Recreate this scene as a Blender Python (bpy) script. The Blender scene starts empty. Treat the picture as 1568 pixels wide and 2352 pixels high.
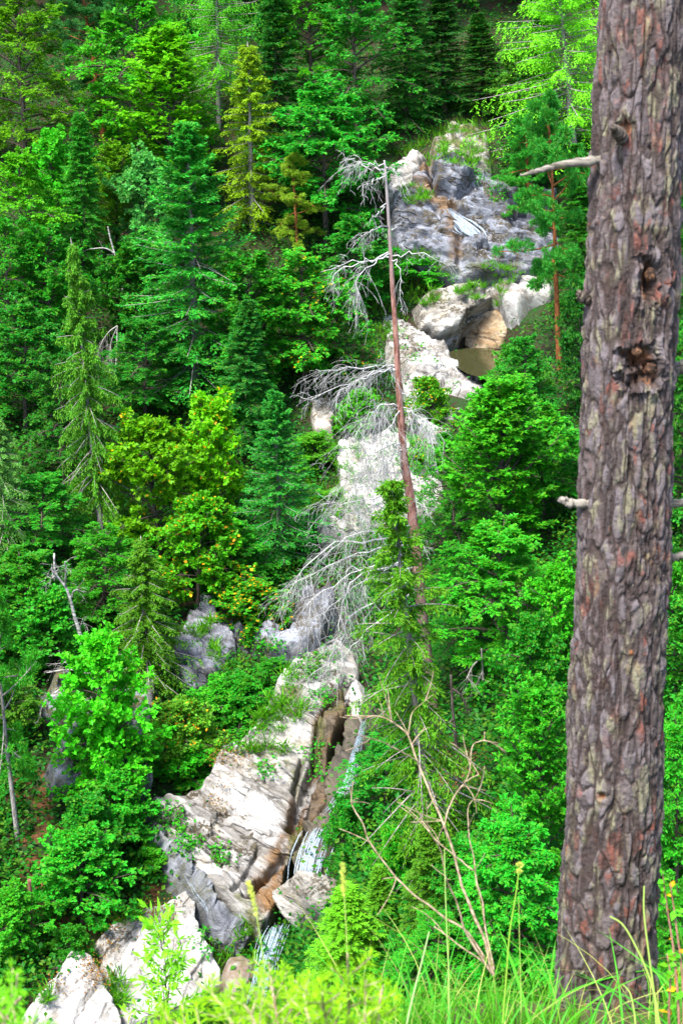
import bpy, math, random
import numpy as np
from mathutils import Vector, Matrix, Quaternion
SC = bpy.context.scene
C = SC.collection
RNG = np.random.default_rng(7)
random.seed(7)
# ------------------------------------------------------------------ camera model
PITCH = math.radians(-20.0); VFOV = math.radians(40.0)
F = 1176/math.tan(VFOV/2)
FWD = np.array([0, math.cos(PITCH), math.sin(PITCH)])
UP = np.array([0, -math.sin(PITCH), math.cos(PITCH)])
RT = np.array([1.0, 0, 0])
def ray(px, py):
    px = np.asarray(px, float); py = np.asarray(py, float)
    return FWD + ((px-784)/F)[..., None]*RT + ((1176-py)/F)[..., None]*UP
def P(px, py, d):
    d = np.asarray(d, float)
    return ray(px, py)*d[..., None] if d.ndim else ray(px, py)*float(d)
def proj(p):
    p = np.asarray(p, float); d = p@FWD
    return 784+F*(p@RT)/d, 1176-F*(p@UP)/d, d
cd = bpy.data.cameras.new('camera'); cam = bpy.data.objects.new('camera', cd); C.objects.link(cam)
cam.rotation_euler = (math.radians(90)+PITCH, 0, 0)
cd.sensor_fit = 'VERTICAL'; cd.sensor_height = 36; cd.lens = 18/math.tan(VFOV/2)
cd.clip_start = .05; cd.clip_end = 2000
cd.dof.use_dof = True; cd.dof.focus_distance = 44; cd.dof.aperture_fstop = 9
SC.camera = cam
# ------------------------------------------------------------------ noise
def _h(ix, iy, iz, seed=0):
    h = (ix.astype(np.int64)*374761393 + iy.astype(np.int64)*668265263 + iz.astype(np.int64)*2147483647 + seed*974634777) & 0xffffffff
    h = ((h ^ (h >> 13))*1274126177) & 0xffffffff
    h = ((h ^ (h >> 16))*2246822519) & 0xffffffff
    return ((h ^ (h >> 15)) & 0xffffff)/float(0xffffff)
def vnoise(p, seed=0):
    i = np.floor(p).astype(np.int64); f = p-i; f = f*f*f*(f*(f*6-15)+10)
    r = 0
    for dx in (0, 1):
        for dy in (0, 1):
            for dz in (0, 1):
                w = (f[:, 0] if dx else 1-f[:, 0])*(f[:, 1] if dy else 1-f[:, 1])*(f[:, 2] if dz else 1-f[:, 2])
                r = r+w*_h(i[:, 0]+dx, i[:, 1]+dy, i[:, 2]+dz, seed)
    return r*2-1
def fbm(p, oct=4, seed=0, ridged=False):
    a = 1.0; s = 0; t = 0
    for o in range(oct):
        n = vnoise(p*(2.03**o)+17.3*o, seed+o)
        s = s+a*((1-np.abs(n)*2) if ridged else n); t += a; a *= .5
    return s/t
def sstep(a, b, x):
    t = np.clip((x-a)/(b-a), 0, 1); return t*t*(3-2*t)
# ------------------------------------------------------------------ mesh helpers
def mesh_np(name, v, f, attrs=None, smooth=True, uv=None):
    """v (N,3); f (M,3|4) array or list of such arrays"""
    fs = f if isinstance(f, list) else [f]
    fs = [np.asarray(x, np.int32) for x in fs if len(x)]
    me = bpy.data.meshes.new(name)
    v = np.asarray(v, np.float32)
    me.vertices.add(len(v)); me.vertices.foreach_set('co', v.ravel())
    idx = np.concatenate([x.ravel() for x in fs]); me.loops.add(len(idx)); me.loops.foreach_set('vertex_index', idx)
    cnt = np.concatenate([np.full(len(x), x.shape[1], np.int32) for x in fs])
    st = np.concatenate([[0], np.cumsum(cnt)[:-1]]).astype(np.int32)
    me.polygons.add(len(cnt)); me.polygons.foreach_set('loop_start', st)
    me.polygons.foreach_set('use_smooth', np.full(len(cnt), smooth))
    me.update(calc_edges=True)
    for k, a in (attrs or {}).items():
        a = np.asarray(a, np.float32)
        at = me.attributes.new(k, 'FLOAT', 'POINT' if len(a) == len(v) else 'FACE'); at.data.foreach_set('value', a)
    return me
def link(name, me, mat=None, parent=None):
    o = bpy.data.objects.new(name, me); C.objects.link(o)
    if mat and me and not me.materials: me.materials.append(mat)
    if parent: o.parent = parent
    return o
def tag(o, label=None, cat=None, group=None, kind=None):
    if label: o['label'] = label
    if cat: o['category'] = cat
    if group: o['group'] = group
    if kind: o['kind'] = kind
    return o
def empty(name, loc=(0, 0, 0), label=None, cat=None, group=None):
    o = bpy.data.objects.new(name, None); C.objects.link(o); o.location = loc; o.empty_display_size = .2
    return tag(o, label, cat, group)
def unit(a): return a/np.maximum(np.linalg.norm(a, axis=-1, keepdims=True), 1e-9)
UPV = np.array([0, 0, 1.0])
class MB:
    """collects triangles and quads"""
    def __init__(s): s.v = []; s.q = []; s.t = []; s.a = []; s.n = 0
    def add(s, v, q=None, t=None, a=None):
        s.v.append(v)
        if q is not None and len(q): s.q.append(np.asarray(q)+s.n)
        if t is not None and len(t): s.t.append(np.asarray(t)+s.n)
        s.a.append(np.zeros(len(v)) if a is None else a); s.n += len(v)
    def mesh(s, name, smooth=True):
        f = []
        if s.q: f.append(np.concatenate(s.q))
        if s.t: f.append(np.concatenate(s.t))
        return mesh_np(name, np.concatenate(s.v), f, {'var': np.concatenate(s.a)}, smooth)
def tubes(mb, pts, rad, sides=4, a=None, cap=True):
    """pts (M,K,3), rad (M,K)"""
    pts = np.asarray(pts, float); rad = np.asarray(rad, float)
    if pts.ndim == 2: pts = pts[None]; rad = rad[None]
    M, K, _ = pts.shape
    tan = unit(np.gradient(pts, axis=1)); 
    m = unit(tan.mean(1, keepdims=True)); ref = np.where(np.abs(m[..., 2:]) > .9, np.array([1.0, 0, 0]), UPV)
    s1 = unit(np.cross(tan, ref)); s2 = np.cross(tan, s1)
    th = np.arange(sides)*2*math.pi/sides
    v = pts[:, :, None]+rad[:, :, None, None]*(np.cos(th)[:, None]*s1[:, :, None]+np.sin(th)[:, None]*s2[:, :, None])
    base = (np.arange(M)*K*sides)[:, None, None]; k = np.arange(K-1)[None, :, None]; j = np.arange(sides)[None, None]
    i0 = base+k*sides+j; i1 = base+k*sides+(j+1) % sides
    q = np.stack([i0, i1, i1+sides, i0+sides], -1).reshape(-1, 4)
    t = None
    if cap and sides == 4:
        e = base[:, 0]+(K-1)*sides; q = np.concatenate([q, np.concatenate([e, e+1, e+2, e+3], 1)])
    elif cap and sides > 4:
        e = base[:, 0]+(K-1)*sides
        t = np.concatenate([np.concatenate([e, e+x, e+x+1], 1) for x in range(1, sides-1)])
    aa = np.zeros(M*K*sides) if a is None else np.repeat(np.asarray(a, float).reshape(M, -1)*np.ones((M, K)), sides)
    mb.add(v.reshape(-1, 3), q, t, aa)
def spline(ctrl, n):
    c = np.asarray(ctrl, float)
    if len(c) == 2: return c[0]+(c[1]-c[0])*np.linspace(0, 1, n)[:, None]
    e = np.concatenate([[2*c[0]-c[1]], c, [2*c[-1]-c[-2]]])
    u = np.linspace(0, len(c)-1-1e-9, n); i = u.astype(int); t = (u-i)[:, None]
    p0, p1, p2, p3 = e[i], e[i+1], e[i+2], e[i+3]
    return .5*((2*p1)+(p2-p0)*t+(2*p0-5*p1+4*p2-p3)*t*t+(3*p1-p0-3*p2+p3)*t**3)
def leaves(mb, pos, d, nrm, L, W, var, mid=.45):
    """diamond leaves"""
    d = unit(d); s = unit(np.cross(d, nrm)); n = len(pos)
    L = np.broadcast_to(L, (n,))[:, None]; W = np.broadcast_to(W, (n,))[:, None]
    up = np.cross(s, d)
    v = np.stack([pos, pos+d*L*mid+s*W*.5+up*W*.12, pos+d*L, pos+d*L*mid-s*W*.5+up*W*.12], 1).reshape(-1, 3)
    mb.add(v, np.arange(4*n).reshape(n, 4), None, np.repeat(var, 4))
# ------------------------------------------------------------------ node helpers
class NT:
    def __init__(s, name):
        s.m = bpy.data.materials.new(name); s.m.use_nodes = True; s.t = s.m.node_tree; s.t.nodes.clear()
        s.out = s.t.nodes.new('ShaderNodeOutputMaterial')
    def n(s, typ, **kw):
        x = s.t.nodes.new('ShaderNode'+typ)
        for k, v in kw.items(): setattr(x, k, v)
        return x
    def l(s, a, b): s.t.links.new(a, b)
    def set(s, sock, v):
        if hasattr(v, 'is_output') or isinstance(v, bpy.types.NodeSocket): s.l(v, sock)
        else: sock.default_value = (*v, 1) if isinstance(v, (tuple, list)) and len(v) == 3 and sock.type == 'RGBA' else v
    def attr(s, name): return s.n('Attribute', attribute_name=name).outputs['Fac']
    def math(s, op, a, b=0.0, clamp=False):
        x = s.n('Math', operation=op, use_clamp=clamp); s.set(x.inputs[0], a); s.set(x.inputs[1], b); return x.outputs[0]
    def mix(s, f, a, b, blend='MIX'):
        x = s.n('Mix', data_type='RGBA', blend_type=blend); s.set(x.inputs['Factor'], f); s.set(x.inputs[6], a); s.set(x.inputs[7], b); return x.outputs[2]
    def ramp(s, f, lo, hi, a=0.0, b=1.0):
        x = s.n('MapRange'); x.interpolation_type = 'SMOOTHSTEP'; s.set(x.inputs[0], f)
        for k, v in zip((1, 2, 3, 4), (lo, hi, a, b)): x.inputs[k].default_value = v
        return x.outputs[0]
    def coord(s, scale=(1, 1, 1), rot=(0, 0, 0), which='Object'):
        t = s.n('TexCoord'); m = s.n('Mapping'); s.l(t.outputs[which], m.inputs[0]); m.inputs['Scale'].default_value = scale; m.inputs['Rotation'].default_value = rot
        return m.outputs[0]
    def noise(s, vec, scale, detail=6, rough=.6, dist=0.0):
        x = s.n('TexNoise'); s.l(vec, x.inputs['Vector']); x.inputs['Scale'].default_value = scale; x.inputs['Detail'].default_value = detail
        x.inputs['Roughness'].default_value = rough; x.inputs['Distortion'].default_value = dist; return x.outputs['Fac']
    def voro(s, vec, scale, feature='F1', rnd=1.0):
        x = s.n('TexVoronoi', feature=feature); s.l(vec, x.inputs['Vector']); x.inputs['Scale'].default_value = scale; x.inputs['Randomness'].default_value = rnd
        return x
    def bump(s, h, dist, strength=1.0):
        x = s.n('Bump'); s.l(h, x.inputs['Height']); x.inputs['Distance'].default_value = dist; x.inputs['Strength'].default_value = strength; return x.outputs[0]
    def pbr(s, col, rough=.8, normal=None, spec=.3, link=True, **kw):
        x = s.n('BsdfPrincipled'); s.set(x.inputs['Base Color'], col); s.set(x.inputs['Roughness'], rough); s.set(x.inputs['Specular IOR Level'], spec)
        if normal is not None: s.l(normal, x.inputs['Normal'])
        for k, v in kw.items(): s.set(x.inputs[k.replace('_', ' ')], v)
        if link: s.l(x.outputs[0], s.out.inputs[0])
        return x
# ------------------------------------------------------------------ light
SUN_EL, SUN_AZ = 62.0, 215.0      # azimuth clockwise from +Y
w = bpy.data.worlds.new('World'); SC.world = w; w.use_nodes = True
nt = w.node_tree; bg = nt.nodes['Background']
sky = nt.nodes.new('ShaderNodeTexSky'); sky.sky_type = 'NISHITA'; sky.sun_disc = False
sky.sun_elevation = math.radians(SUN_EL); sky.sun_rotation = math.radians(SUN_AZ); sky.altitude = 900; sky.air_density = 1; sky.dust_density = 3.5; sky.ozone_density = 1
nt.links.new(sky.outputs[0], bg.inputs[0]); bg.inputs[1].default_value = .15
ld = bpy.data.lights.new('sun', 'SUN'); ld.energy = 3.3; ld.angle = math.radians(15); ld.color = (1, .95, .86)
lo = bpy.data.objects.new('sun', ld); C.objects.link(lo)
a, e = math.radians(SUN_AZ), math.radians(SUN_EL)
sd = Vector((math.sin(a)*math.cos(e), math.cos(a)*math.cos(e), math.sin(e)))
lo.rotation_euler = sd.to_track_quat('Z', 'Y').to_euler()
lo.location = (0, 40, 60)
SC.view_settings.view_transform = 'Standard'; SC.view_settings.look = 'None'; SC.view_settings.exposure = 1.95; SC.view_settings.gamma = 1
# ------------------------------------------------------------------ terrain
CP = [(610,2230,40.5),(560,2400,37),(690,2000,42),(760,1830,43.2),(820,1680,44.8),(870,1450,49),(920,1250,52.5),(960,1100,56),(1000,950,60),(1060,850,63),(1090,800,65),
 (1100,740,66.2),(1090,650,67.2),(1070,560,68),(1045,420,69.5),(1040,330,71.5),(1030,250,74),(1020,120,79),(1020,0,84),
 (470,2060,40),(350,1870,42),(250,2250,37),(100,2330,35),(60,2000,38.5),(40,1750,42),(200,1700,43.5),(400,1700,45),(560,1650,45.3),(640,1560,46.5),(460,1450,49),(300,1450,48.5),(80,1450,47),
 (600,1300,53),(400,1250,53.5),(200,1250,52),(30,1200,51),(650,1100,57),(450,1000,59),(250,950,59),(50,950,57.5),(800,950,59.5),(750,750,64.5),(600,700,66),(400,700,66),(200,700,65),(30,700,63),
 (850,550,68.5),(700,400,72.5),(450,400,73),(200,400,73),(30,400,71.5),(800,250,76),(500,100,81),(150,100,81),(800,80,82),
 (1180,2100,29),(1000,2150,31),(850,2150,34),(760,2020,39.5),(860,1900,38.5),(1000,1850,36.5),(1200,1850,34),(1080,1680,40),(1250,1650,38),(1500,1900,31),(1500,1500,38),(1150,1400,45),
 (1350,1300,44),(1550,1200,44),(1100,1150,52),(1250,1100,51),(1400,900,55),(1280,850,59),(1150,880,61),(1200,750,64.2),(1230,660,66.2),(1400,600,65),(1550,800,57.5),(1200,500,69),(1350,350,72),(1200,250,74.5),(1350,100,80),(1550,300,72.5),(1560,0,83)]
cw = np.array([P(a, b, c) for a, b, c in CP])
extra = [(-22, 14, -25), (0, 14, -26), (20, 14, -24), (-40, 30, -16), (-55, 60, 0), (-50, 95, 20), (-30, 120, 32), (0, 120, 30), (30, 120, 32), (60, 95, 20), (50, 60, -2), (40, 30, -14), (0, 100, 13), (-25, 100, 14), (25, 100, 15)]
cw = np.concatenate([cw, np.array(extra, float)])
def tps_fit(xy, z, lam=.6):
    n = len(xy); r2 = ((xy[:, None]-xy[None])**2).sum(-1); K = .5*r2*np.log(r2+1e-9); K[np.arange(n), np.arange(n)] = lam
    Pm = np.c_[np.ones(n), xy]; A = np.block([[K, Pm], [Pm.T, np.zeros((3, 3))]])
    return np.linalg.solve(A, np.r_[z, 0, 0, 0])
_sc = 20.0
_w = tps_fit(cw[:, :2]/_sc, cw[:, 2], .02)
def tps(xy):
    out = np.empty(len(xy)); c = cw[:, :2]/_sc
    for i in range(0, len(xy), 20000):
        x = xy[i:i+20000]/_sc; r2 = ((x[:, None]-c[None])**2).sum(-1)
        out[i:i+20000] = (.5*r2*np.log(r2+1e-9))@_w[:len(c)]+_w[len(c)]+x@_w[len(c)+1:]
    return out
GX = np.linspace(-60, 60, 401); GY = np.linspace(10, 130, 401)
gx, gy = np.meshgrid(GX, GY)
gxy = np.c_[gx.ravel(), gy.ravel()]
gz = tps(gxy)
p3 = np.c_[gxy, np.zeros(len(gxy))]
gz = gz+.7*fbm(p3*.16, 4, 3)+.25*fbm(p3*.7, 3, 9)
GZ = gz.reshape(401, 401)
def terr(x, y):
    u = np.clip((np.asarray(x, float)-GX[0])/(GX[1]-GX[0]), 0, 399.999); v = np.clip((np.asarray(y, float)-GY[0])/(GY[1]-GY[0]), 0, 399.999)
    i = u.astype(int); j = v.astype(int); fu = u-i; fv = v-j
    return (GZ[j, i]*(1-fu)+GZ[j, i+1]*fu)*(1-fv)+(GZ[j+1, i]*(1-fu)+GZ[j+1, i+1]*fu)*fv
# hollow of the pool, level water
_rp = ray(1080, 832); _yy = np.arange(40, 90, .1); _zz = _rp[2]/_rp[1]*_yy; _k = np.argmax(_zz < terr(_rp[0]/_rp[1]*_yy, _yy)); ZP = float(_zz[_k])+.1
POOL = [(1022,812),(1040,805),(1070,800),(1110,799),(1148,805),(1165,830),(1150,868),(1112,870),(1072,858),(1040,838)]
_pw = np.array([ray(a, b)*(ZP/ray(a, b)[2]) for a, b in POOL])
_gX, _gY = np.meshgrid(GX, GY); _pc = _pw[:, :2].mean(0); _ex = (_pw[:, 0].max()-_pw[:, 0].min())/2+.5; _ey = (_pw[:, 1].max()-_pw[:, 1].min())/2+.5
_q = ((_gX-_pc[0])/_ex)**2+((_gY-_pc[1])/_ey)**2; _wq = sstep(1.7, 1.0, _q); GZ = np.minimum(GZ, GZ*(1-_wq)+(ZP-.6)*_wq); gz = GZ.ravel()
def hit(px, py, lo=18, hi=150):
    """depth along the view axis where the line of sight meets the slope"""
    r = ray(np.atleast_1d(px), np.atleast_1d(py)); ds = np.arange(lo, hi, .2); out = np.full(len(r), float(hi))
    for i, q in enumerate(r):
        z = q[2]*ds-terr(q[0]*ds, q[1]*ds); b = np.argmax(z < 0)
        if z[b] < 0: out[i] = ds[b]
    return out
def seg_dist(px, py, poly, closed=True):
    p = np.c_[px, py]; d = np.full(len(p), 1e9); n = len(poly)
    for i in range(n if closed else n-1):
        a = np.array(poly[i], float)[:2]; b = np.array(poly[(i+1) % n], float)[:2]; ab = b-a
        tt = np.clip(((p-a)@ab)/max(ab@ab, 1e-9), 0, 1); d = np.minimum(d, np.linalg.norm(p-a-tt[:, None]*ab, axis=1))
    return d
def inside(px, py, poly):
    r = np.zeros(len(px), bool); n = len(poly)
    for i in range(n):
        x0, y0 = poly[i][:2]; x1, y1 = poly[(i+1) % n][:2]
        c = ((y0 > py) != (y1 > py)); 
        with np.errstate(divide='ignore', invalid='ignore'): r ^= c & (px < (x1-x0)*(py-y0)/(y1-y0)+x0)
    return r
def sdf(px, py, poly): return np.where(inside(px, py, poly), 1, -1)*seg_dist(px, py, poly)
# ------------------------------------------------------------------ slope sheet
def grid_faces(ny, nx):
    j, i = np.meshgrid(np.arange(ny-1), np.arange(nx-1), indexing='ij'); a = (j*nx+i).ravel()
    return np.stack([a, a+1, a+nx+1, a+nx], 1)
t = NT('forest_floor')
co = t.coord()
n1 = t.noise(co, .5, 5); n2 = t.noise(co, 6, 6, .7); n3 = t.noise(co, 1.7, 5)
col = t.mix(t.attr('litter'), t.mix(n2, (.016, .013, .007), (.055, .036, .016)), t.mix(n2, (.08, .034, .014), (.27, .115, .045)))
col = t.mix(t.ramp(n3, .44, .56), col, (.018, .050, .008))
t.pbr(col, .95, t.bump(n2, .25))
M_floor = t.m
BARE = [[(40,1760),(150,1790),(140,1990),(165,2150),(60,2160),(25,1950)], [(330,1990),(420,1960),(460,2060),(330,2090)], [(100,2150),(230,2210),(240,2110),(130,2080)], [(1000,1720),(1140,1740),(1120,1860),(1010,1830)]]
_fx, _fy, _fd = proj(np.c_[gxy, gz]); _lit = np.zeros(len(gz))
for q in BARE: _lit = np.maximum(_lit, sstep(-25, 10, sdf(_fx, _fy, q))*(_fd > 25))
ground = link('ground', mesh_np('ground', np.c_[gxy, gz], grid_faces(401, 401), {'litter': _lit}), M_floor); tag(ground, kind='structure')
# ------------------------------------------------------------------ near bank under the photographer
def bank_z(x, y):
    z = -1.62-.455*np.maximum(y, 0)-.25*np.minimum(y, 0)
    xe = -.45+.17*y
    z = z-1.1*np.maximum(xe-x, 0)**1.15
    z = z-1.6*np.maximum(y-4.45-.08*x, 0)
    return z
bx = np.linspace(-5, 9, 181); by = np.linspace(-3, 10, 171); X, Y = np.meshgrid(bx, by)
pp = np.c_[X.ravel(), Y.ravel(), np.zeros(X.size)]
BZ = bank_z(pp[:, 0], pp[:, 1])+.07*fbm(pp*1.3, 4, 21)
def bank(x, y): return bank_z(x, y)+.07*fbm(np.c_[x, y, np.zeros(len(x))]*1.3, 4, 21)
v = np.c_[pp[:, :2], BZ]
edge = np.zeros(X.shape, bool); edge[0] = edge[-1] = True; edge[:, 0] = edge[:, -1] = True
v[edge.ravel(), 2] -= 14
t = NT('bank_soil'); co = t.coord(); n2 = t.noise(co, 14, 6, .7)
t.pbr(t.mix(n2, (.04, .03, .012), (.10, .09, .03)), .95, t.bump(n2, .03))
tag(link('bank', mesh_np('bank', v, grid_faces(171, 181)), t.m), kind='structure')
# ------------------------------------------------------------------ rock
def rock_mat(name, light, dark, rotv=(0, 0, 0), stri=(1, 1, 5), crack=.5, green=.35):
    t = NT(name); co = t.coord(); cx = t.n('CombineXYZ'); t.l(t.math('MULTIPLY', t.attr('su'), .30), cx.inputs[0]); t.l(t.attr('sv'), cx.inputs[1]); t.l(t.math('MULTIPLY', t.attr('sw'), .6), cx.inputs[2]); cs = cx.outputs[0]
    n1 = t.noise(co, .55, 6, .6); n2 = t.noise(cs, 1.5, 9, .70, .8); n3 = t.noise(co, 9, 6, .7); n4 = t.noise(co, 1.3, 7, .65, .8)
    col = t.mix(t.ramp(n2, .40, .62), dark, light)
    col = t.mix(t.math('MULTIPLY', t.ramp(n1, .50, .66), .75), col, dark)
    col = t.mix(t.ramp(n3, .62, .75, 0, .6), col, tuple(x*.45 for x in dark))
    # fissures
    vo = t.voro(cs, .8, 'DISTANCE_TO_EDGE'); wob = t.n('VectorMath', operation='ADD')
    x = t.n('TexNoise'); t.l(cs, x.inputs['Vector']); x.inputs['Scale'].default_value = 1.2; x.inputs['Detail'].default_value = 5
    sc = t.n('VectorMath', operation='SCALE'); t.l(x.outputs['Color'], sc.inputs[0]); sc.inputs['Scale'].default_value = 1.1
    t.l(cs, wob.inputs[0]); t.l(sc.outputs[0], wob.inputs[1]); t.l(wob.outputs[0], vo.inputs['Vector'])
    cr = t.ramp(vo.outputs['Distance'], .0, .03, 1, 0); cr = t.math('MULTIPLY', cr, t.ramp(n1, .38, .58))
    col = t.mix(t.math('MULTIPLY', cr, crack), col, (.03, .027, .022))
    # dark lichen speckle, ochre film and moss where marked
    sp = t.math('MULTIPLY', t.ramp(n4, .48, .58), t.math('ADD', t.attr('lichen'), .5)); sp = t.math('MULTIPLY', sp, t.ramp(n3, .40, .52))
    col = t.mix(t.math('MULTIPLY', sp, .9), col, (.055, .045, .028))
    col = t.mix(t.math('MULTIPLY', t.ramp(t.noise(co, .9, 6, .7, 1.0), .50, .68), .35), col, tuple(x*y for x, y in zip(light, (.72, .60, .42))))
    st = t.math('MULTIPLY', t.attr('stain'), t.ramp(n4, .30, .58, .30, 1.0)); 
    col = t.mix(st, col, t.mix(t.ramp(n2, .4, .6), (.16, .085, .032), (.065, .038, .018)))
    mo = t.math('MULTIPLY', t.attr('moss'), t.ramp(n4, .36, .56)); mo = t.math('MULTIPLY', mo, .9)
    col = t.mix(mo, col, t.mix(t.ramp(n3, .4, .65), (.030, .042, .006), (.11, .105, .015)))
    h = t.math('ADD', t.math('MULTIPLY', n2, .8), t.math('MULTIPLY', n3, .22)); h = t.math('SUBTRACT', h, t.math('MULTIPLY', cr, .25))
    rough = t.mix(st, (.85, .85, .85), (.28, .28, .28))
    t.pbr(col, rough, t.bump(h, .22), .35)
    return t.m
M_white = rock_mat('white_limestone', (.45, .44, .43), (.17, .16, .15), (.5, .3, .8), (1, 1, 3.2), .85)
M_white2 = rock_mat('pale_slab_limestone', (.58, .565, .55), (.28, .265, .25), (.2, .9, .3), (1.4, 1.4, 1), .85)
M_grey = rock_mat('blue_grey_limestone', (.22, .235, .28), (.055, .06, .075), (.2, .1, .2), (1, 1, 3.0), .8)
M_slate = rock_mat('layered_grey_rock', (.24, .255, .30), (.065, .07, .09), (.4, -.7, .3), (1, 1, 6), .7)
M_boulder = rock_mat('boulder_limestone', (.42, .40, .37), (.17, .155, .135), (0, 0, 0), (1, 1, 1.6), .4)
M_wet = rock_mat('wet_dark_rock', (.10, .085, .065), (.035, .03, .022))
M_ochre = rock_mat('ochre_rock', (.42, .34, .24), (.24, .165, .09), (0, 0, .4), (2, 2, 1), .4)
ROCKS = []; RV = []
def rock(name, label, cat, poly, mat, lift=.5, amp=.35, bulge=.5, sink=1.6, step=2.6, fall=14, seed=1, freq=.5, stretch=(1, 1, 1), rot=0., terr_amp=.0, facet=.35, fsize=1.1,
         stain=(), moss=(), lichen=(), grooves=(), ledges=(), group=None, depth=None, parent=None, front=None):
    poly = [tuple(map(float, q)) for q in poly]
    P0 = np.array(poly)
    if P0.shape[1] == 2:
        d = depth if depth is not None else hit(P0[:, 0], P0[:, 1])-lift
        d = np.broadcast_to(d, (len(P0),))
    else: d = P0[:, 2]
    A = np.c_[np.ones(len(P0)), P0[:, 0]-784, P0[:, 1]-1176]; cf, *_ = np.linalg.lstsq(A, 1/np.asarray(d, float), rcond=None)
    m = 20
    xs = np.arange(P0[:, 0].min()-m, P0[:, 0].max()+m+step, step); ys = np.arange(P0[:, 1].min()-m, P0[:, 1].max()+m+step, step)
    X, Y = np.meshgrid(xs, ys); px, py = X.ravel(), Y.ravel()
    dd = 1/np.maximum(cf[0]+cf[1]*(px-784)+cf[2]*(py-1176), 1e-4)
    w = P(px, py, dd)
    c = w.mean(0); nrm = np.linalg.svd(w[::7]-w[::7].mean(0), full_matrices=False)[2][2]
    if nrm@c > 0: nrm = -nrm
    e = sdf(px, py, poly)+9*fbm(w*.9, 3, seed+50)
    s = sstep(-6, fall, e)
    ca, sa = math.cos(rot), math.sin(rot)
    q = w-c; t1 = unit(np.cross(nrm, UPV)[None])[0]; t2 = np.cross(nrm, t1)
    u, v_ = q@t1, q@t2; uu = ca*u+sa*v_; vv = -sa*u+ca*v_
    qq = np.c_[uu*stretch[0], vv*stretch[1], (q@nrm)*stretch[2]]*freq
    h = amp*(fbm(qq, 5, seed)*.9+fbm(qq*1.7+5, 5, seed+7, True)*.55)+amp*.35*fbm(qq*5, 4, seed+3)
    if facet:
        for sc_, am in ((fsize, facet), (fsize*.36, facet*.38)):
            c2 = np.c_[uu/(sc_*1.7), vv/sc_]+.35*np.c_[fbm(qq*1.3+9, 3, seed+21), fbm(qq*1.3+29, 3, seed+22)]; ci = np.floor(c2).astype(np.int64); b1 = np.full(len(c2), 9.); hh = np.zeros(len(c2)); zz = np.full(len(c2), seed)
            for dx in (-1, 0, 1):
                for dy in (-1, 0, 1):
                    a_, b_ = ci[:, 0]+dx, ci[:, 1]+dy; de = c2-np.c_[a_+_h(a_, b_, zz, 1), b_+_h(a_, b_, zz, 2)]; dq = np.abs(de).max(1)*.6+np.linalg.norm(de, axis=1)*.4; n_ = dq < b1
                    hh = np.where(n_, (_h(a_, b_, zz, 3)-.5)*1.1+((_h(a_, b_, zz, 4)-.5)*de[:, 0]+(_h(a_, b_, zz, 5)-.35)*de[:, 1])*1.5, hh); b1 = np.where(n_, dq, b1)
            h = h+am*hh
    if terr_amp:      # broken ledges across the strata
        z = vv*stretch[1]*freq*2.2+1.4*fbm(qq*.6, 3, seed+11); fr = z-np.floor(z); h = h+terr_amp*(fr-np.where(fr > .82, (fr-.82)/.18, 0))
    for pl, wd, dp in grooves: h = h-dp*np.exp(-(seg_dist(px, py, pl, False)/wd)**2)
    for pl, wd, dp in ledges: h = h+dp*sstep(-wd, wd, sdf(px, py, pl))
    off = bulge*s+h*sstep(-4, fall*.7, e)-sink*(1-sstep(-14, 8, e))
    V = w+nrm*off[:, None]
    fx = grid_faces(len(ys), len(xs)); keep = (e[fx] > -16).all(1); fx = fx[keep]
    used = np.zeros(len(V), bool); used[fx.ravel()] = True; mp = np.cumsum(used)-1
    at = {}
    for k, lst in (('stain', stain), ('moss', moss), ('lichen', lichen)):
        f = np.zeros(len(px))
        for pl in lst:
            st_ = pl[1] if isinstance(pl, tuple) and isinstance(pl[1], (int, float)) and isinstance(pl[0], list) else 1.0
            pg = pl[0] if isinstance(pl, tuple) and isinstance(pl[0], list) else pl
            f = np.maximum(f, st_*sstep(-10, 12, sdf(px, py, pg)+10*fbm(w*1.4, 3, seed+90)))
        at[k] = f[used]
    at['su'], at['sv'], at['sw'] = uu[used], vv[used], off[used]
    me = mesh_np(name, V[used], mp[fx], at)
    o = link(name, me, mat)
    # base of the thing: put the origin at the lowest point
    RV.append(V[(e > 0)][::2])
    b = V[used]; lowc = b[np.argmin(b[:, 2])]; ctr = np.array([b[:, 0].mean(), b[:, 1].mean(), lowc[2]])
    me.transform(Matrix.Translation(-Vector(ctr))); o.location = ctr
    tag(o, label, cat, group)
    ROCKS.append(poly); return o
rock('cliff', 'tall blue-grey rock cliff with dark wet streaks behind the upper waterfall', 'cliff',
  [(895,460),(940,455),(965,375),(1010,385),(1060,365),(1120,400),(1185,440),(1280,480),(1290,620),(1190,670),(1120,665),(1055,672),(985,640),(915,610),(895,540)], M_grey, .6, .6, .7, seed=3, facet=.55, fsize=1.5, freq=.42, stretch=(1, 1.8, 1), terr_amp=.25, rot=-.25,
  stain=[([(945,455),(985,440),(1040,490),(1058,560),(1055,640),(1030,640),(1030,570),(1005,510),(950,480)], .8), ([(960,385),(990,390),(985,440),(955,440)], .8)],
  lichen=[[(905,455),(1060,380),(1260,500),(1180,655),(925,585)]], moss=[[(990,380),(1060,372),(1110,410),(1090,425),(1020,405)], ([(985,620),(1120,640),(1120,660),(1000,650)], .6)],
  grooves=[([(985,400),(1000,470),(1050,480),(1080,455)], 9, .7), ([(1040,510),(1055,560),(1058,640)], 10, .35), ([(1000,480),(1060,520),(1130,580),(1180,600)], 8, .35), ([(910,470),(990,500),(1010,540)], 6, .3)],
  ledges=[([(990,400),(1080,400),(1090,455),(1040,480),(1000,470)], 6, .6)])
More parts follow.
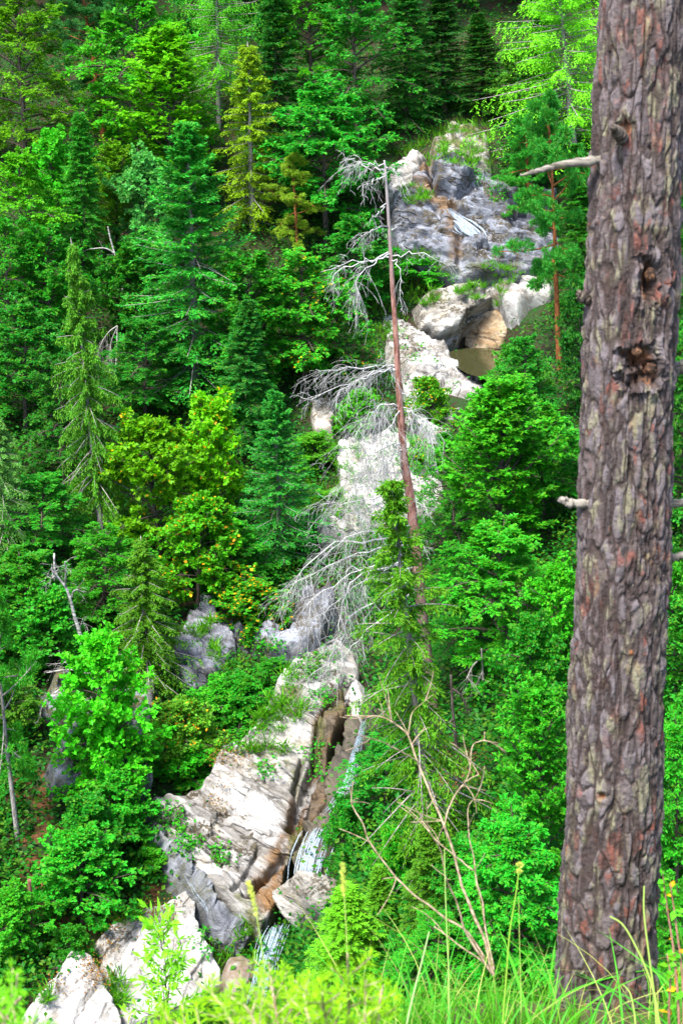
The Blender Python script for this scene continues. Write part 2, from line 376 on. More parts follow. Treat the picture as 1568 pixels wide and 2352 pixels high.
rock('crag', 'bright white rock face at the left end of the blue-grey cliff', 'rock', [(890,400),(950,352),(975,360),(965,400),(955,440),(930,475),(885,480)], M_white, .7, .3, .4, seed=8, fall=10, step=2.2, facet=.5, fsize=.9)
rock('rock_outcrop', 'mossy rock knob with grass on the crest above the cliff', 'rock', [(985,340),(1035,285),(1090,280),(1130,330),(1130,400),(1060,420),(985,400)], M_boulder, .7, .45, .6, seed=12, moss=[[(985,310),(1120,270),(1130,400),(990,400)]], fall=20, step=2.5)
rock('rock_outcrop', 'rounded grey-white rock bulge standing left of the ochre chute and above the brown pool', 'rock', [(950,700),(985,668),(1040,655),(1100,660),(1130,690),(1118,725),(1075,745),(1050,785),(1005,790),(960,760)], M_boulder, 1.0, .4, .6, facet=.25, seed=15, freq=.6,
  lichen=[[(950,700),(1040,655),(1130,690),(1050,785)]], moss=[([(985,668),(1040,690),(1020,720),(980,700)], .6)], grooves=[([(1005,790),(1050,770),(1070,735),(1118,712)], 7, .9)])
rock('rock_slab', 'ochre and cream water-worn chute above the right end of the pool', 'rock', [(1070,745),(1115,715),(1165,700),(1170,740),(1155,810),(1090,812),(1050,800)], M_ochre, .15, .2, .1, facet=.12, seed=17, fall=16, step=2.5, stain=[([(1090,740),(1150,710),(1150,810),(1080,810)], .55)])
rock('rock_shelf', 'pale ledge with an ochre band between the grey cliff foot and the orange pine trunk', 'rock', [(1080,660),(1130,640),(1200,645),(1270,645),(1265,675),(1215,700),(1190,740),(1160,715),(1140,690)], M_white2, .8, .3, .4, seed=19, fall=16, stain=[([(1140,650),(1190,650),(1170,700),(1130,690)], .6)], terr_amp=.3)
rock('rock_slab', 'long pale sloping slab of broken white rock left of and below the brown pool', 'rock', [(868,745),(900,735),(960,770),(1005,795),(1032,812),(1035,835),(1075,860),(1105,872),(1120,900),(1095,935),(1060,925),(1010,900),(960,890),(915,850),(880,800)], M_white, .4, .28, .25, facet=.25, seed=22, freq=.8, stretch=(1, 2.4, 1), rot=-.5, terr_amp=.07,
  lichen=[([(868,745),(960,770),(1030,810),(990,850),(900,830)], .7)])
rock('crag', 'small white rock wall behind the dead pine at the height of its bushiest bare branches', 'rock', [(930,905),(1010,915),(1045,960),(1020,1010),(960,1000),(925,960)], M_white2, .5, .3, .3, seed=25, terr_amp=.12, lichen=[[(925,905),(1045,915),(1020,1010),(925,1000)]])
rock('rock_slab', 'sunlit white boulder field behind the pale bare branches left of the lower dead pine trunk', 'rock', [(800,1000),(860,985),(935,1010),(1010,1080),(1020,1150),(990,1180),(940,1190),(850,1210),(740,1260),(720,1220),(780,1130),(770,1060)], M_white2, .5, .4, .3, seed=28, terr_amp=.12, freq=.7, moss=[([(740,1120),(850,1130),(850,1230),(730,1240)], .5)])
rock('crag', 'brown-grey crumbly earth bank left of the dead pine and right of the small blue-green fir', 'rock', [(712,920),(760,915),(775,960),(765,1000),(722,1005)], M_boulder, .5, .3, .4, seed=30, fall=14, lichen=[[(700,900),(790,900),(790,1010),(700,1010)]])
rock('crag', 'blue-grey layered crag with grass tufts in the middle of the left bank', 'rock', [(428,1410),(462,1372),(500,1372),(508,1420),(545,1440),(550,1500),(505,1545),(470,1580),(420,1575),(390,1510),(415,1450)], M_slate, .4, .22, .15, seed=33, freq=.8, stretch=(1, 2.2, 1), rot=-.5, terr_amp=.25, fall=18, step=2.5)
rock('crag', 'grey overhang wall under the orange-leaved maple right of the layered crag', 'rock', [(520,1440),(580,1470),(660,1470),(700,1400),(760,1380),(780,1420),(740,1480),(690,1515),(640,1520),(560,1480)], M_grey, .7, .5, .6, seed=36, terr_amp=.3, rot=.3, lichen=[[(520,1380),(780,1380),(780,1520),(520,1520)]])
rock('rock_slab', 'great pale water-polished slab beside the lower waterfall', 'rock',
  [(500,1735),(560,1700),(600,1650),(640,1560),(700,1520),(770,1490),(815,1520),(830,1575),(800,1640),(790,1690),(745,1730),(760,1800),(745,1850),(700,1900),(690,1950),(655,2010),(652,2080),(625,2135),(595,2170),(545,2120),(470,2060),(415,1985),(355,1905),(340,1860),(395,1850),(450,1840),(480,1790)],
  M_white, .6, .32, .6, sink=2.2, step=2.2, seed=40, freq=.36, stretch=(.7, 2.4, 1), rot=-.8, terr_amp=.20, facet=.22, fsize=1.6,
  stain=[[(735,1640),(770,1600),(790,1640),(750,1730),(765,1800),(745,1850),(715,1850),(715,1760),(715,1690)], ([(660,1860),(700,1870),(712,1930),(650,2010),(655,2080),(620,2130),(560,2080),(590,2030),(620,1990),(640,1930)], 1.0), ([(615,1980),(650,1950),(640,2060),(600,2120),(560,2090)], 1)],
  moss=[([(590,1740),(650,1720),(670,1770),(640,1810),(570,1800)], .8), [(660,1800),(690,1765),(700,1770),(680,1850),(660,1850)], [(715,1690),(745,1680),(745,1740),(715,1730)], ([(640,1600),(700,1610),(690,1680),(620,1690)], .9), [(590,2170),(540,2110),(500,2070),(560,2090),(600,2140)], ([(655,2020),(655,1900),(700,1930),(660,2010)], .9)],
  lichen=[[(380,1900),(440,1850),(540,1880),(610,1960),(600,2040),(540,2040),(440,1970)], ([(500,1735),(600,1690),(660,1800),(560,1830)], .6), [(640,1560),(760,1500),(800,1600),(700,1640)]],
  grooves=[([(790,1590),(735,1700),(720,1790),(690,1850),(665,1930)], 12, .8), ([(560,2090),(610,2040),(650,2000)], 8, .6), ([(690,1770),(670,1850)], 6, .5), ([(500,1735),(580,1715),(640,1730)], 6, .3), ([(355,1905),(440,1950),(540,2050),(600,2120)], 9, .35), ([(590,1980),(560,2040),(530,2080)], 5, .3)])
rock('rock_slab', 'orange and olive water-stained rock step between the great slab and the falls', 'rock', [(745,1640),(790,1600),(800,1640),(768,1720),(756,1800),(750,1870),(715,1895),(704,1880),(724,1800),(720,1710)], M_wet, 1.0, .35, .3, seed=63, fall=8, facet=.45, fsize=.8, lichen=[[(700,1580),(820,1580),(780,1900),(690,1900)]], stain=[([(700,1580),(820,1580),(780,1900),(690,1900)], .5)], moss=[([(716,1690),(745,1680),(750,1750),(716,1740)], 1), ([(745,1600),(800,1590),(790,1660),(740,1660)], .7)])
rock('rock_slab', 'dark wet mossy rock channel behind the lowest broad cascade', 'rock', [(690,1885),(765,1865),(780,1920),(745,1990),(725,2040),(680,2040),(672,1960)], M_wet, .9, .3, .2, seed=64, fall=8, facet=.2, moss=[([(680,1930),(705,1930),(690,2030),(670,2030)], .8)])
rock('rock_slab', 'dark dripping rock channel behind the thin upper cascade', 'rock', [(800,1620),(860,1620),(870,1690),(840,1770),(800,1870),(745,1890),(750,1840),(790,1720)], M_wet, .8, .3, .2, seed=66, fall=8, facet=.2)
rock('boulder', 'rounded pale boulder wedged right of the lower waterfall', 'boulder', [(652,2070),(690,2030),(740,2005),(775,2018),(770,2060),(735,2085),(700,2100),(665,2130),(655,2100)], M_boulder, 1.4, .2, .9, facet=.10, seed=44, fall=30, step=2.5, lichen=[([(700,2010),(775,2010),(770,2070),(720,2080)], .7)])
rock('boulder', 'wet brown boulder at the foot of the last cascade', 'boulder', [(508,2250),(520,2218),(560,2210),(595,2225),(590,2265),(560,2290),(520,2280)], M_boulder, 1.0, .15, .6, facet=.08, seed=46, fall=26, step=2.5, stain=[([(500,2200),(600,2200),(600,2300),(500,2300)], .6)], moss=[([(520,2215),(590,2215),(560,2250)], .6)])
rock('rock_slab', 'flat sunlit white slab at lower left with cracked blocks on its upper right edge', 'rock', [(225,2155),(262,2120),(330,2090),(380,2078),(420,2050),(455,2065),(450,2120),(480,2180),(508,2230),(505,2270),(470,2300),(420,2330),(350,2350),(290,2360),(262,2290),(235,2220)], M_white2, .55, .12, .2, facet=.12, fsize=1.1, seed=48, freq=.4, step=2.6,
  stain=[([(330,2090),(400,2080),(390,2120),(330,2120)], .35)], lichen=[([(225,2155),(330,2090),(300,2180),(240,2200)], .5)], grooves=[([(395,2110),(410,2180),(470,2200)], 3, .12), ([(320,2150),(340,2230)], 3, .08), ([(262,2210),(330,2240),(400,2300)], 3, .08)], ledges=[([(400,2100),(440,2085),(450,2140),(415,2150)], 4, .1), ([(415,2155),(450,2150),(480,2210),(440,2210)], 4, .12)])
rock('rock_slab', 'white slab with rusty leaf litter in the bottom left corner', 'rock', [(45,2335),(110,2260),(160,2185),(205,2210),(240,2270),(275,2330),(290,2400),(180,2420),(60,2420)], M_white2, .55, .12, .2, facet=.12, fsize=1.1, seed=52, freq=.45, step=2.6, stain=[([(150,2190),(210,2200),(240,2270),(200,2270)], .3)], terr_amp=.12)
rock('crag', 'shaded grey rock behind the bright lime-green maple at lower left', 'rock', [(115,1750),(150,1690),(200,1680),(260,1720),(330,1740),(345,1830),(300,1830),(260,1800),(190,1800),(130,1790)], M_slate, .9, .5, .6, seed=55, terr_amp=.2, moss=[([(115,1680),(345,1680),(345,1830),(115,1830)], .35)])
rock('rock_shelf', 'thin dark grey ledge running along the left edge of the great slab', 'rock', [(332,1850),(352,1868),(432,1985),(500,2065),(585,2155),(565,2165),(480,2098),(400,2020),(345,1915)], M_slate, .9, .3, .4, seed=57, fall=14, step=2.5, moss=[([(335,1850),(560,2140),(470,2090),(385,2010)], .4)])
rock('crag', 'dim grey rock step under the dead birch at the far left', 'rock', [(95,1610),(130,1560),(170,1590),(260,1600),(350,1590),(350,1640),(250,1650),(120,1660)], M_slate, .9, .5, .5, seed=59, moss=[([(95,1560),(350,1560),(350,1650),(95,1650)], .5)], lichen=[[(95,1560),(350,1560),(350,1660),(95,1660)]])
rock('rock', 'small white rock at the top of the hidden upper cascade right of the golden branches', 'rock', [(795,1600),(830,1570),(850,1620),(830,1660),(805,1650)], M_white2, .8, .25, .4, seed=61, fall=12, step=2.5)
# loose blocks along the gully at the lower left
def block(px, py, s, label, mat, seed, st=0.):
    d = float(hit(px, py)[0])-.15; c = P(px, py, d)
    g = np.random.default_rng(seed); n = 14
    import bmesh
    bm = bmesh.new()
    for k in range(n):
        q = g.normal(size=3); q = q/np.linalg.norm(q)*np.array([1, .8, .6])*(.8+.3*g.random()); bm.verts.new(q*s)
    r = bmesh.ops.convex_hull(bm, input=bm.verts); 
    for vv in [x for x in bm.verts if not x.link_faces]: bm.verts.remove(vv)
    bmesh.ops.bevel(bm, geom=bm.edges[:], offset=s*.08, segments=1, affect='EDGES')
    bmesh.ops.triangulate(bm, faces=bm.faces[:])
    me = bpy.data.meshes.new('stone'); bm.to_mesh(me); bm.free()
    a = me.attributes.new('stain', 'FLOAT', 'POINT'); a.data.foreach_set('value', np.full(len(me.vertices), st, np.float32))
    o = link('stone', me, mat); o.location = c; o.rotation_euler = (g.random()*.5, g.random()*.5, g.random()*6); tag(o, label, 'stone', 'loose stones in the gully')
for b in [(455,2100,.32,'largest grey angular stone on the upper right edge of the flat slab',M_boulder,1),(437,2140,.22,'square white stone in the middle of the cluster on the flat slab',M_white2,2),(470,2140,.2,'small white stone right of the square one beside the flat slab',M_white2,3),
          (405,2085,.26,'slanting pale stone at the left of the cluster on the flat slab',M_white2,4),(468,2060,.2,'pale stone just below the thin trickle of water',M_boulder,5),(400,2015,.3,'dark grey stone beside the dead twig above the flat slab',M_slate,6),
          (165,2230,.32,'upright white stone between the two pale slabs at lower left',M_white2,7),(190,2215,.2,'small white stone right of the upright one at lower left',M_white2,8),(135,2215,.26,'stone half buried in rusty leaves at lower left',M_boulder,9,.3),
          (495,2245,.24,'brownish stone left of the wet boulder',M_boulder,10,.2),(655,1900,.3,'wet orange stone in the cascade left of the falling water',M_boulder,11,.9),(715,2110,.24,'pale stone below the rounded boulder',M_boulder,12),
          (1000,880,.35,'white block on the lower lip of the pool slab',M_white2,13),(960,905,.3,'white block left of the pool slab lip by the dead pine',M_white2,14),(1050,945,.3,'white block at the very bottom of the pool slab',M_white2,15)]: block(*b)
# ------------------------------------------------------------------ water
t = NT('pool_water'); co = t.coord((1, .6, 1)); n = t.noise(co, 3.0, 3)
t.pbr((.032, .032, .012), .05, t.bump(n, .02, .5), .5); M_pool = t.m
zp = ZP; pl = POOL
pv = np.array([ray(a, b)*(zp/ray(a, b)[2]) for a, b in pl]); cv = pv.mean(0)
rings = [cv+(pv-cv)*s for s in np.linspace(1, .02, 12)]
V = np.concatenate(rings); n = len(pl); fq = [[k*n+i, k*n+(i+1) % n, (k+1)*n+(i+1) % n, (k+1)*n+i] for k in range(11) for i in range(n)]
tag(link('pool', mesh_np('pool', V, np.array(fq)), M_pool), kind='structure')
t = NT('falling_water'); co = t.coord(); va = t.attr('var'); n = t.noise(t.coord((7, 7, 1.0)), 2.2, 6, .75)
gl = t.pbr(t.mix(n, (.30, .42, .56), (.60, .70, .80)), .25, t.bump(n, .05), .5, link=False)
tr = t.n('BsdfTransparent'); mx = t.n('MixShader'); t.l(t.ramp(n, .32, .68, .08, .72), mx.inputs[0]); t.l(tr.outputs[0], mx.inputs[1]); t.l(gl.outputs[0], mx.inputs[2]); t.l(mx.outputs[0], t.out.inputs[0])
M_fall = t.m
def falls(name, path, width, nst, seed, lift=.9, depths=None):
    """strands of water running down a path of picture points laid on the rock"""
    g = np.random.default_rng(seed); mb = MB()
    pa = np.array(path, float); d = (hit(pa[:, 0], pa[:, 1])-lift) if depths is None else np.array(depths, float)
    w0 = spline(P(pa[:, 0], pa[:, 1], d), 40); side = np.array([1, .1, 0])
    for k in range(int(nst*1.6)):
        o = g.normal()*.45; ln = g.uniform(.35, 1); s0 = g.uniform(0, 1-ln); i0 = int(s0*39); i1 = max(i0+6, int((s0+ln)*39))
        q = w0[i0:i1+1]; m = len(q)
        wv = np.interp(np.linspace(0, 1, 40), np.linspace(0, 1, len(width)), width)[i0:i1+1]
        q = q+side*(o*wv)[:, None]+np.c_[.04*fbm(q*1.5+k, 2, seed+k), -.12*g.random()*np.ones(m)+.08*fbm(q*2+k, 2, seed), .04*fbm(q*2-k, 2, seed+3)]
        r = wv*g.uniform(.015, .05)*np.sin(np.linspace(.25, math.pi-.12, m))**.5
        tubes(mb, spline(q, 16), np.interp(np.linspace(0, 1, 16), np.linspace(0, 1, m), r), 6)
    return tag(link(name, mb.mesh(name), M_fall), kind='structure')
falls('waterfall', [(838,1650),(825,1690),(812,1740),(800,1790),(775,1840),(755,1870)], [.13, .15, .18, .26, .36], 26, 5, 2.3)
falls('waterfall', [(735,1900),(722,1930),(712,1962),(704,1998),(700,2024)], [.5, .55, .55, .5], 30, 6, 1.7)
falls('waterfall', [(756,1900),(744,1935),(732,1970),(724,2000)], [.2, .18, .16], 8, 7, 1.8)
falls('waterfall', [(640,2118),(630,2140),(618,2175),(608,2215),(600,2260),(590,2320)], [.35, .35, .32, .35, .4], 30, 8, 1.6)
falls('waterfall', [(432,2005),(448,2045),(470,2075),(482,2105)], [.1, .07, .08, .08], 6, 9, 1.2)
falls('waterfall', [(1022,478),(1045,500),(1065,515),(1085,535),(1100,545)], [.25, .6, .75, .4], 26, 10, 1.9)
# ------------------------------------------------------------------ vegetation materials
def leaf_mat(name, tr=.35, rough=.5, spec=.14, vary=.75):
    t = NT(name); oi = t.n('ObjectInfo'); va = t.attr('var')
    fr = t.math('FRACT', t.math('MULTIPLY', va, 7.31))
    k = t.n('MapRange'); t.l(va, k.inputs[0]); k.inputs[3].default_value = 1-vary*.6; k.inputs[4].default_value = 1+vary*.55
    sc = t.n('VectorMath', operation='SCALE'); gn = t.n('VectorMath', operation='MULTIPLY'); t.l(oi.outputs['Color'], gn.inputs[0]); gn.inputs[1].default_value = (1.12, 1.78, .95); t.l(gn.outputs[0], sc.inputs[0]); t.l(k.outputs[0], sc.inputs['Scale'])
    col = t.mix(t.ramp(fr, .45, 1.0, 0, .35), sc.outputs[0], (.16, .24, .008))
    aut = t.math('GREATER_THAN', t.math('SUBTRACT', t.math('FRACT', t.math('MULTIPLY', va, 31.7)), 0.0), oi.outputs['Alpha'])
    col = t.mix(aut, col, t.mix(fr, (.62, .20, .01), (.60, .42, .01)))
    b = t.pbr(col, rough, None, spec, link=False)
    tl = t.n('BsdfTranslucent'); t.l(t.mix(.5, col, (.9, 1, .25), 'MULTIPLY'), tl.inputs[0])
    hs = t.n('HueSaturation'); t.l(col, hs.inputs['Color']); hs.inputs['Value'].default_value = 1.5; t.l(hs.outputs[0], tl.inputs[0])
    m = t.n('MixShader'); m.inputs[0].default_value = tr; t.l(b.outputs[0], m.inputs[1]); t.l(tl.outputs[0], m.inputs[2]); t.l(m.outputs[0], t.out.inputs[0])
    return t.m
M_leaf = leaf_mat('broad_leaves'); M_need = leaf_mat('conifer_needles', .25, .55, .14)
def bark_mat(name, a, b, sc=(8, 8, 2)):
    t = NT(name); n = t.noise(t.coord(sc), 2, 6, .7); n2 = t.noise(t.coord(), .8, 3)
    c = t.mix(t.ramp(n, .35, .65), a, b); t.pbr(c, .9, t.bump(n, .03), .2); return t.m
M_bark = bark_mat('brown_bark', (.035, .027, .022), (.12, .095, .075))
M_gbark = bark_mat('grey_bark', (.10, .09, .085), (.30, .28, .26))
M_obark = bark_mat('orange_bark', (.12, .035, .012), (.30, .11, .035))
M_dead = bark_mat('bleached_wood', (.24, .22, .21), (.44, .42, .40))
M_birch = bark_mat('pale_birch_bark', (.10, .09, .085), (.44, .43, .41), (2, 2, 6))
M_red = bark_mat('red_grey_bark', (.12, .05, .03), (.26, .14, .10))
M_deadspruce = bark_mat('dead_grey_bark', (.10, .09, .09), (.28, .27, .27))
# ------------------------------------------------------------------ growth helpers
def kids(st, di, be, L, n, t0, t1, ang, lf, g, flat=.85, jit=.2, taper=.55):
    """side shoots of quadratic curves: returns start, dir, parent t, length"""
    M = len(st); t = (t0+(t1-t0)*(np.arange(n)[None]+g.random((M, n)))/n)
    T = t[..., None]; Ls = L[:, None, None]
    p = st[:, None]+Ls*(di[:, None]*T+be[:, None]*T*T); tan = unit(di[:, None]+2*be[:, None]*T)
    side = np.cross(tan, UPV); nn = np.linalg.norm(side, axis=-1, keepdims=True); side = np.where(nn > .15, side/np.maximum(nn, 1e-6), np.array([1.0, 0, 0]))
    up = np.cross(side, tan)
    sg = np.where((np.arange(n)[None, :, None]+(np.arange(M) % 2)[:, None, None]) % 2 == 0, 1.0, -1.0)
    roll = g.normal(size=(M, n, 1))*(1-flat)*1.6
    sv = side*sg*np.cos(roll)+up*np.sin(roll)
    d = unit(tan*math.cos(ang)+sv*math.sin(ang)+g.normal(size=(M, n, 3))*jit)
    ln = L[:, None]*lf*(1-taper*t)*(.7+.6*g.random((M, n)))
    return p.reshape(-1, 3), d.reshape(-1, 3), t.reshape(-1), ln.reshape(-1)
def curve_pts(st, di, be, L, K):
    t = np.linspace(0, 1, K)[None, :, None]; Ls = L[:, None, None]
    return st[:, None]+Ls*(di[:, None]*t+be[:, None]*t*t)
def trunk_pts(H, g, wob=.02, K=16):
    t = np.linspace(0, 1, K); w = wob*H*np.c_[np.sin(t*5+g.random()*6)*t, np.cos(t*4+g.random()*6)*t-math.cos(0)*0]
    w = w-w[0]; return np.c_[w*.5, t*H]
def at_trunk(tp, t):
    u = np.clip(t, 0, 1)*(len(tp)-1); i = np.minimum(u.astype(int), len(tp)-2); f = (u-i)[:, None]; return tp[i]*(1-f)+tp[i+1]*f
def broadleaf(seed, H=9., R=3., cb=.18, nl=44, leaf=.15, layered=.7, asc=.35, n2=12, n3=6, nleaf=8, rise=0., tr=.16, top=.97, aspect=.62, round_=1.):
    """trunk mesh and crown mesh of a broad-leaved tree"""
    g = np.random.default_rng(seed); wood, cr = MB(), MB(); tp = trunk_pts(H*.93, g, .03)
    tubes(wood, tp[None], np.linspace(1, .12, 16)[None]*tr, 8)
    t = cb+(top-cb)*((np.arange(nl)+g.random(nl))/nl)**.9; az = np.arange(nl)*2.39996+g.normal(size=nl)*.4
    x = (t-cb)/(1-cb); prof = np.sin(np.clip(x*.86+.16, 0, 1)*math.pi)**(.65*round_)
    L = R*(prof*.95+.12)*(.65+.55*g.random(nl)); el = asc+(x**1.6)*.75+g.normal(size=nl)*.15
    di = np.c_[np.cos(az)*np.cos(el), np.sin(az)*np.cos(el), np.sin(el)]; be = np.c_[np.zeros((nl, 2)), (-.28+rise)*np.ones(nl)+.12*g.normal(size=nl)]
    st = at_trunk(tp, t*.98)
    tubes(wood, curve_pts(st, di, be, L, 7), np.linspace(1, .2, 7)[None]*(L*.014+.012)[:, None], 4)
    s2, d2, t2, l2 = kids(st, di, be, L, n2, .22, 1., .85, .42, g, layered, .16)
    b2 = np.c_[np.zeros((len(s2), 2)), -.12+.5*rise+.12*g.normal(size=len(s2))]
    tubes(wood, curve_pts(s2, d2, b2, l2, 4), np.linspace(1, .3, 4)[None]*(l2*.009+.005)[:, None], 3, cap=False)
    s3, d3, t3, l3 = kids(s2, d2, b2, l2, n3, .2, 1., .8, .42, g, layered, .2)
    b3 = np.c_[np.zeros((len(s3), 2)), -.1+.1*g.normal(size=len(s3))]
    l3 = np.maximum(l3, leaf*1.2)
    s4, d4, t4, l4 = kids(s3, d3, b3, l3, nleaf, .05, 1., .75, .4, g, layered, .3)
    n = len(s4); nrm = unit(UPV*(.5+layered)+g.normal(size=(n, 3))*(1.05-layered*.75))
    clump = np.repeat(g.random(len(s2)), n3*nleaf)
    var = np.clip(.5*g.random(n)+.5*clump, 0, 1)
    sz = leaf*(.65+.7*g.random(n))
    leaves(cr, s4, d4, nrm, sz, sz*aspect, var)
    return wood, cr, H, R
def spruce(seed, H=10., R=1.7, cb=.08, nb=260, droop=.25, hang=.0, need=.135, w=.042, n2=18, n3=9, tr=.13, dens=1., tip=.35, power=.85, ragged=.25, dead=0, texp=.92):
    g = np.random.default_rng(seed); wood, cr = MB(), MB(); tp = trunk_pts(H, g, .006)
    tubes(wood, tp[None], np.linspace(1, .06, 16)[None]*tr, 8)
    k = np.arange(nb); t = cb+(1-cb)*(k/nb)**texp*.985; wh = np.floor(t*H/.38); az = k*2.39996+wh+g.normal(size=nb)*.3
    x = (t-cb)/(1-cb); L = R*((1-x)**power*.97+.035)*(1-ragged+ragged*1.6*g.random(nb))
    el = -.30*(1-x)-droop*.5*(1-x)+.75*x**2.2+.06*g.normal(size=nb)
    di = np.c_[np.cos(az)*np.cos(el), np.sin(az)*np.cos(el), np.sin(el)]; be = np.c_[np.zeros((nb, 2)), (-droop*.55+tip*.5)*np.ones(nb)+.08*g.normal(size=nb)]
    st = at_trunk(tp, t)
    tubes(wood, curve_pts(st, di, be, L, 5), np.linspace(1, .25, 5)[None]*(L*.011+.008)[:, None], 4)
    s2, d2, t2, l2 = kids(st, di, be, L, n2, .12, 1., .8, .34, g, .9, .12)
    if hang > 0: d2 = unit(d2*(1-hang)+np.array([0, 0, -1.])*hang*1.3+g.normal(size=d2.shape)*.08)
    b2 = np.c_[np.zeros((len(s2), 2)), -.25*(.4+hang)*np.ones(len(s2))]
    l2 = np.maximum(l2, need*1.4)*(1+.5*hang)
    s3, d3, t3, l3 = kids(s2, d2, b2, l2, n3, 0., 1., .55, .5, g, .6, .25)
    n = len(s3); nrm = unit(UPV+g.normal(size=(n, 3))*.6)
    clump = np.repeat(g.random(nb), n2*n3); tipv = t3*.25
    var = np.clip(.45*g.random(n)+.35*clump+tipv, 0, 1)
    sz = need*(.7+.6*g.random(n)); leaves(cr, s3, d3, nrm, sz, w*(.8+.5*g.random(n)), var, .5)
    if dead:   # bare dead twigs low on the stem
        td = cb*.2+(.55)*g.random(dead); a2 = g.random(dead)*6.28; e2 = -.35+.2*g.normal(size=dead); Ld = R*(.25+.6*g.random(dead))
        dd = np.c_[np.cos(a2)*np.cos(e2), np.sin(a2)*np.cos(e2), np.sin(e2)]; bb = np.c_[np.zeros((dead, 2)), -.2*np.ones(dead)]
        tubes(wood, curve_pts(at_trunk(tp, td), dd, bb, Ld, 6), np.linspace(1, .3, 6)[None]*(.006+.012*Ld)[:, None], 4, np.ones(dead))
    return wood, cr, H, R
def pine(seed, H=10., R=1.7, cb=.42, nl=34, tr=.14, tuft=.2):
    g = np.random.default_rng(seed); wood, cr = MB(), MB(); tp = trunk_pts(H, g, .012)
    tubes(wood, tp[None], np.linspace(1, .2, 16)[None]*tr, 8)
    t = cb+(1-cb)*(np.arange(nl)+g.random(nl))/nl; x = (t-cb)/(1-cb); az = np.arange(nl)*2.39996
    L = R*(np.sin(np.clip(x*.8+.2, 0, 1)*math.pi)**.6)*(.5+.7*g.random(nl)); el = -.25+.9*x+.25*g.normal(size=nl)
    di = np.c_[np.cos(az)*np.cos(el), np.sin(az)*np.cos(el), np.sin(el)]; be = np.c_[.25*g.normal(size=(nl, 2)), -.1+.3*g.normal(size=nl)]
    st = at_trunk(tp, t); tubes(wood, curve_pts(st, di, be, L, 8), np.linspace(1, .25, 8)[None]*(L*.018+.012)[:, None], 5)
    s2, d2, t2, l2 = kids(st, di, be, L, 9, .3, 1., .75, .42, g, .5, .3); b2 = np.c_[np.zeros((len(s2), 2)), .15*np.ones(len(s2))]
    tubes(wood, curve_pts(s2, d2, b2, l2, 4), np.linspace(1, .3, 4)[None]*(l2*.012+.006)[:, None], 3, cap=False)
    s3, d3, t3, l3 = kids(s2, d2, b2, l2, 8, .25, 1., .7, .35, g, .5, .3); l3 = np.maximum(l3, .15)
    # tufts of needles at the ends
    N = 16; c = s3+d3*l3[:, None]*.7; dirs = unit(d3[:, None]*.7+g.normal(size=(len(c), N, 3))*.75+UPV*.25); n = len(c)*N
    sz = tuft*(.7+.6*g.random(n)); leaves(cr, np.repeat(c, N, 0), dirs.reshape(-1, 3), unit(g.normal(size=(n, 3))), sz, .030*np.ones(n), np.clip(.5*g.random(n)+.5*np.repeat(g.random(len(c)), N), 0, 1), .5)
    return wood, cr, H, R
PROTO = {}
def proto(k, fn, bark, leafm, **kw):
    wd, cr, H, R = fn(**kw); PROTO[k] = (wd.mesh(k+'_trunk'), cr.mesh(k+'_crown', False), H, R); PROTO[k][0].materials.append(bark); PROTO[k][1].materials.append(leafm)
for v in range(3):
    proto(f'beech{v}', broadleaf, M_bark, M_leaf, seed=11+v, layered=.82, asc=.25, leaf=(.13, .155, .19)[v], R=3.0)
    proto(f'maple{v}', broadleaf, M_bark, M_leaf, seed=31+v, layered=.55, asc=.45, leaf=.23, nl=40, n2=10, n3=5, nleaf=7, R=3.2, aspect=.8, rise=.06)
    proto(f'spruce{v}', spruce, M_bark, M_need, seed=51+v, ragged=(.35, .5, .6)[v], droop=(.2, .4, .3)[v], dead=14)
for v in range(2):
    proto(f'spray{v}', broadleaf, M_bark, M_leaf, seed=71+v, layered=.85, asc=.75, rise=.22, leaf=.14, R=2.6, nl=50, n2=13)
    proto(f'weep{v}', spruce, M_gbark, M_need, seed=61+v, hang=.62, droop=.55, R=1.6, n2=22, n3=11, nb=180, need=.11, w=.034, ragged=.7, tip=.3, dead=20)
    proto(f'fir{v}', spruce, M_gbark, M_need, seed=81+v, ragged=.45, droop=.05, tip=.25, nb=190, n2=24, n3=10, R=2.4, power=.8, need=.135, w=.046, dead=16)
    proto(f'pine{v}', pine, M_obark, M_need, seed=91+v, cb=.34, nl=28)
    proto(f'shrub{v}', broadleaf, M_bark, M_leaf, seed=101+v, H=3., R=1.7, cb=.03, nl=34, leaf=.13, layered=.6, asc=.5, n2=9, n3=5, nleaf=7, tr=.04)
proto('larch0', spruce, M_gbark, M_need, seed=121, hang=.55, droop=.15, R=2.4, nb=130, n2=20, n3=11, need=.10, w=.028, ragged=.5, power=.6, cb=.25)
proto('thin0', spruce, M_gbark, M_need, seed=131, hang=.4, droop=.35, R=1.3, nb=120, n2=15, n3=9, ragged=.5, power=.6, cb=.04)
def aim(bx, by, tx, ty, d=None, lift=0.):
    """foot on the slope seen at (bx,by); top on the line of sight of (tx,ty), at the same distance from the camera plane y"""
    d = float(hit(bx, by)[0])-lift if d is None else d
    b = P(bx, by, d); r = ray(tx, ty); top = r*(b[1]/r[1]); ax = top-b; H = np.linalg.norm(ax)
    return b, ax/H, H, d
NTREE = [0]
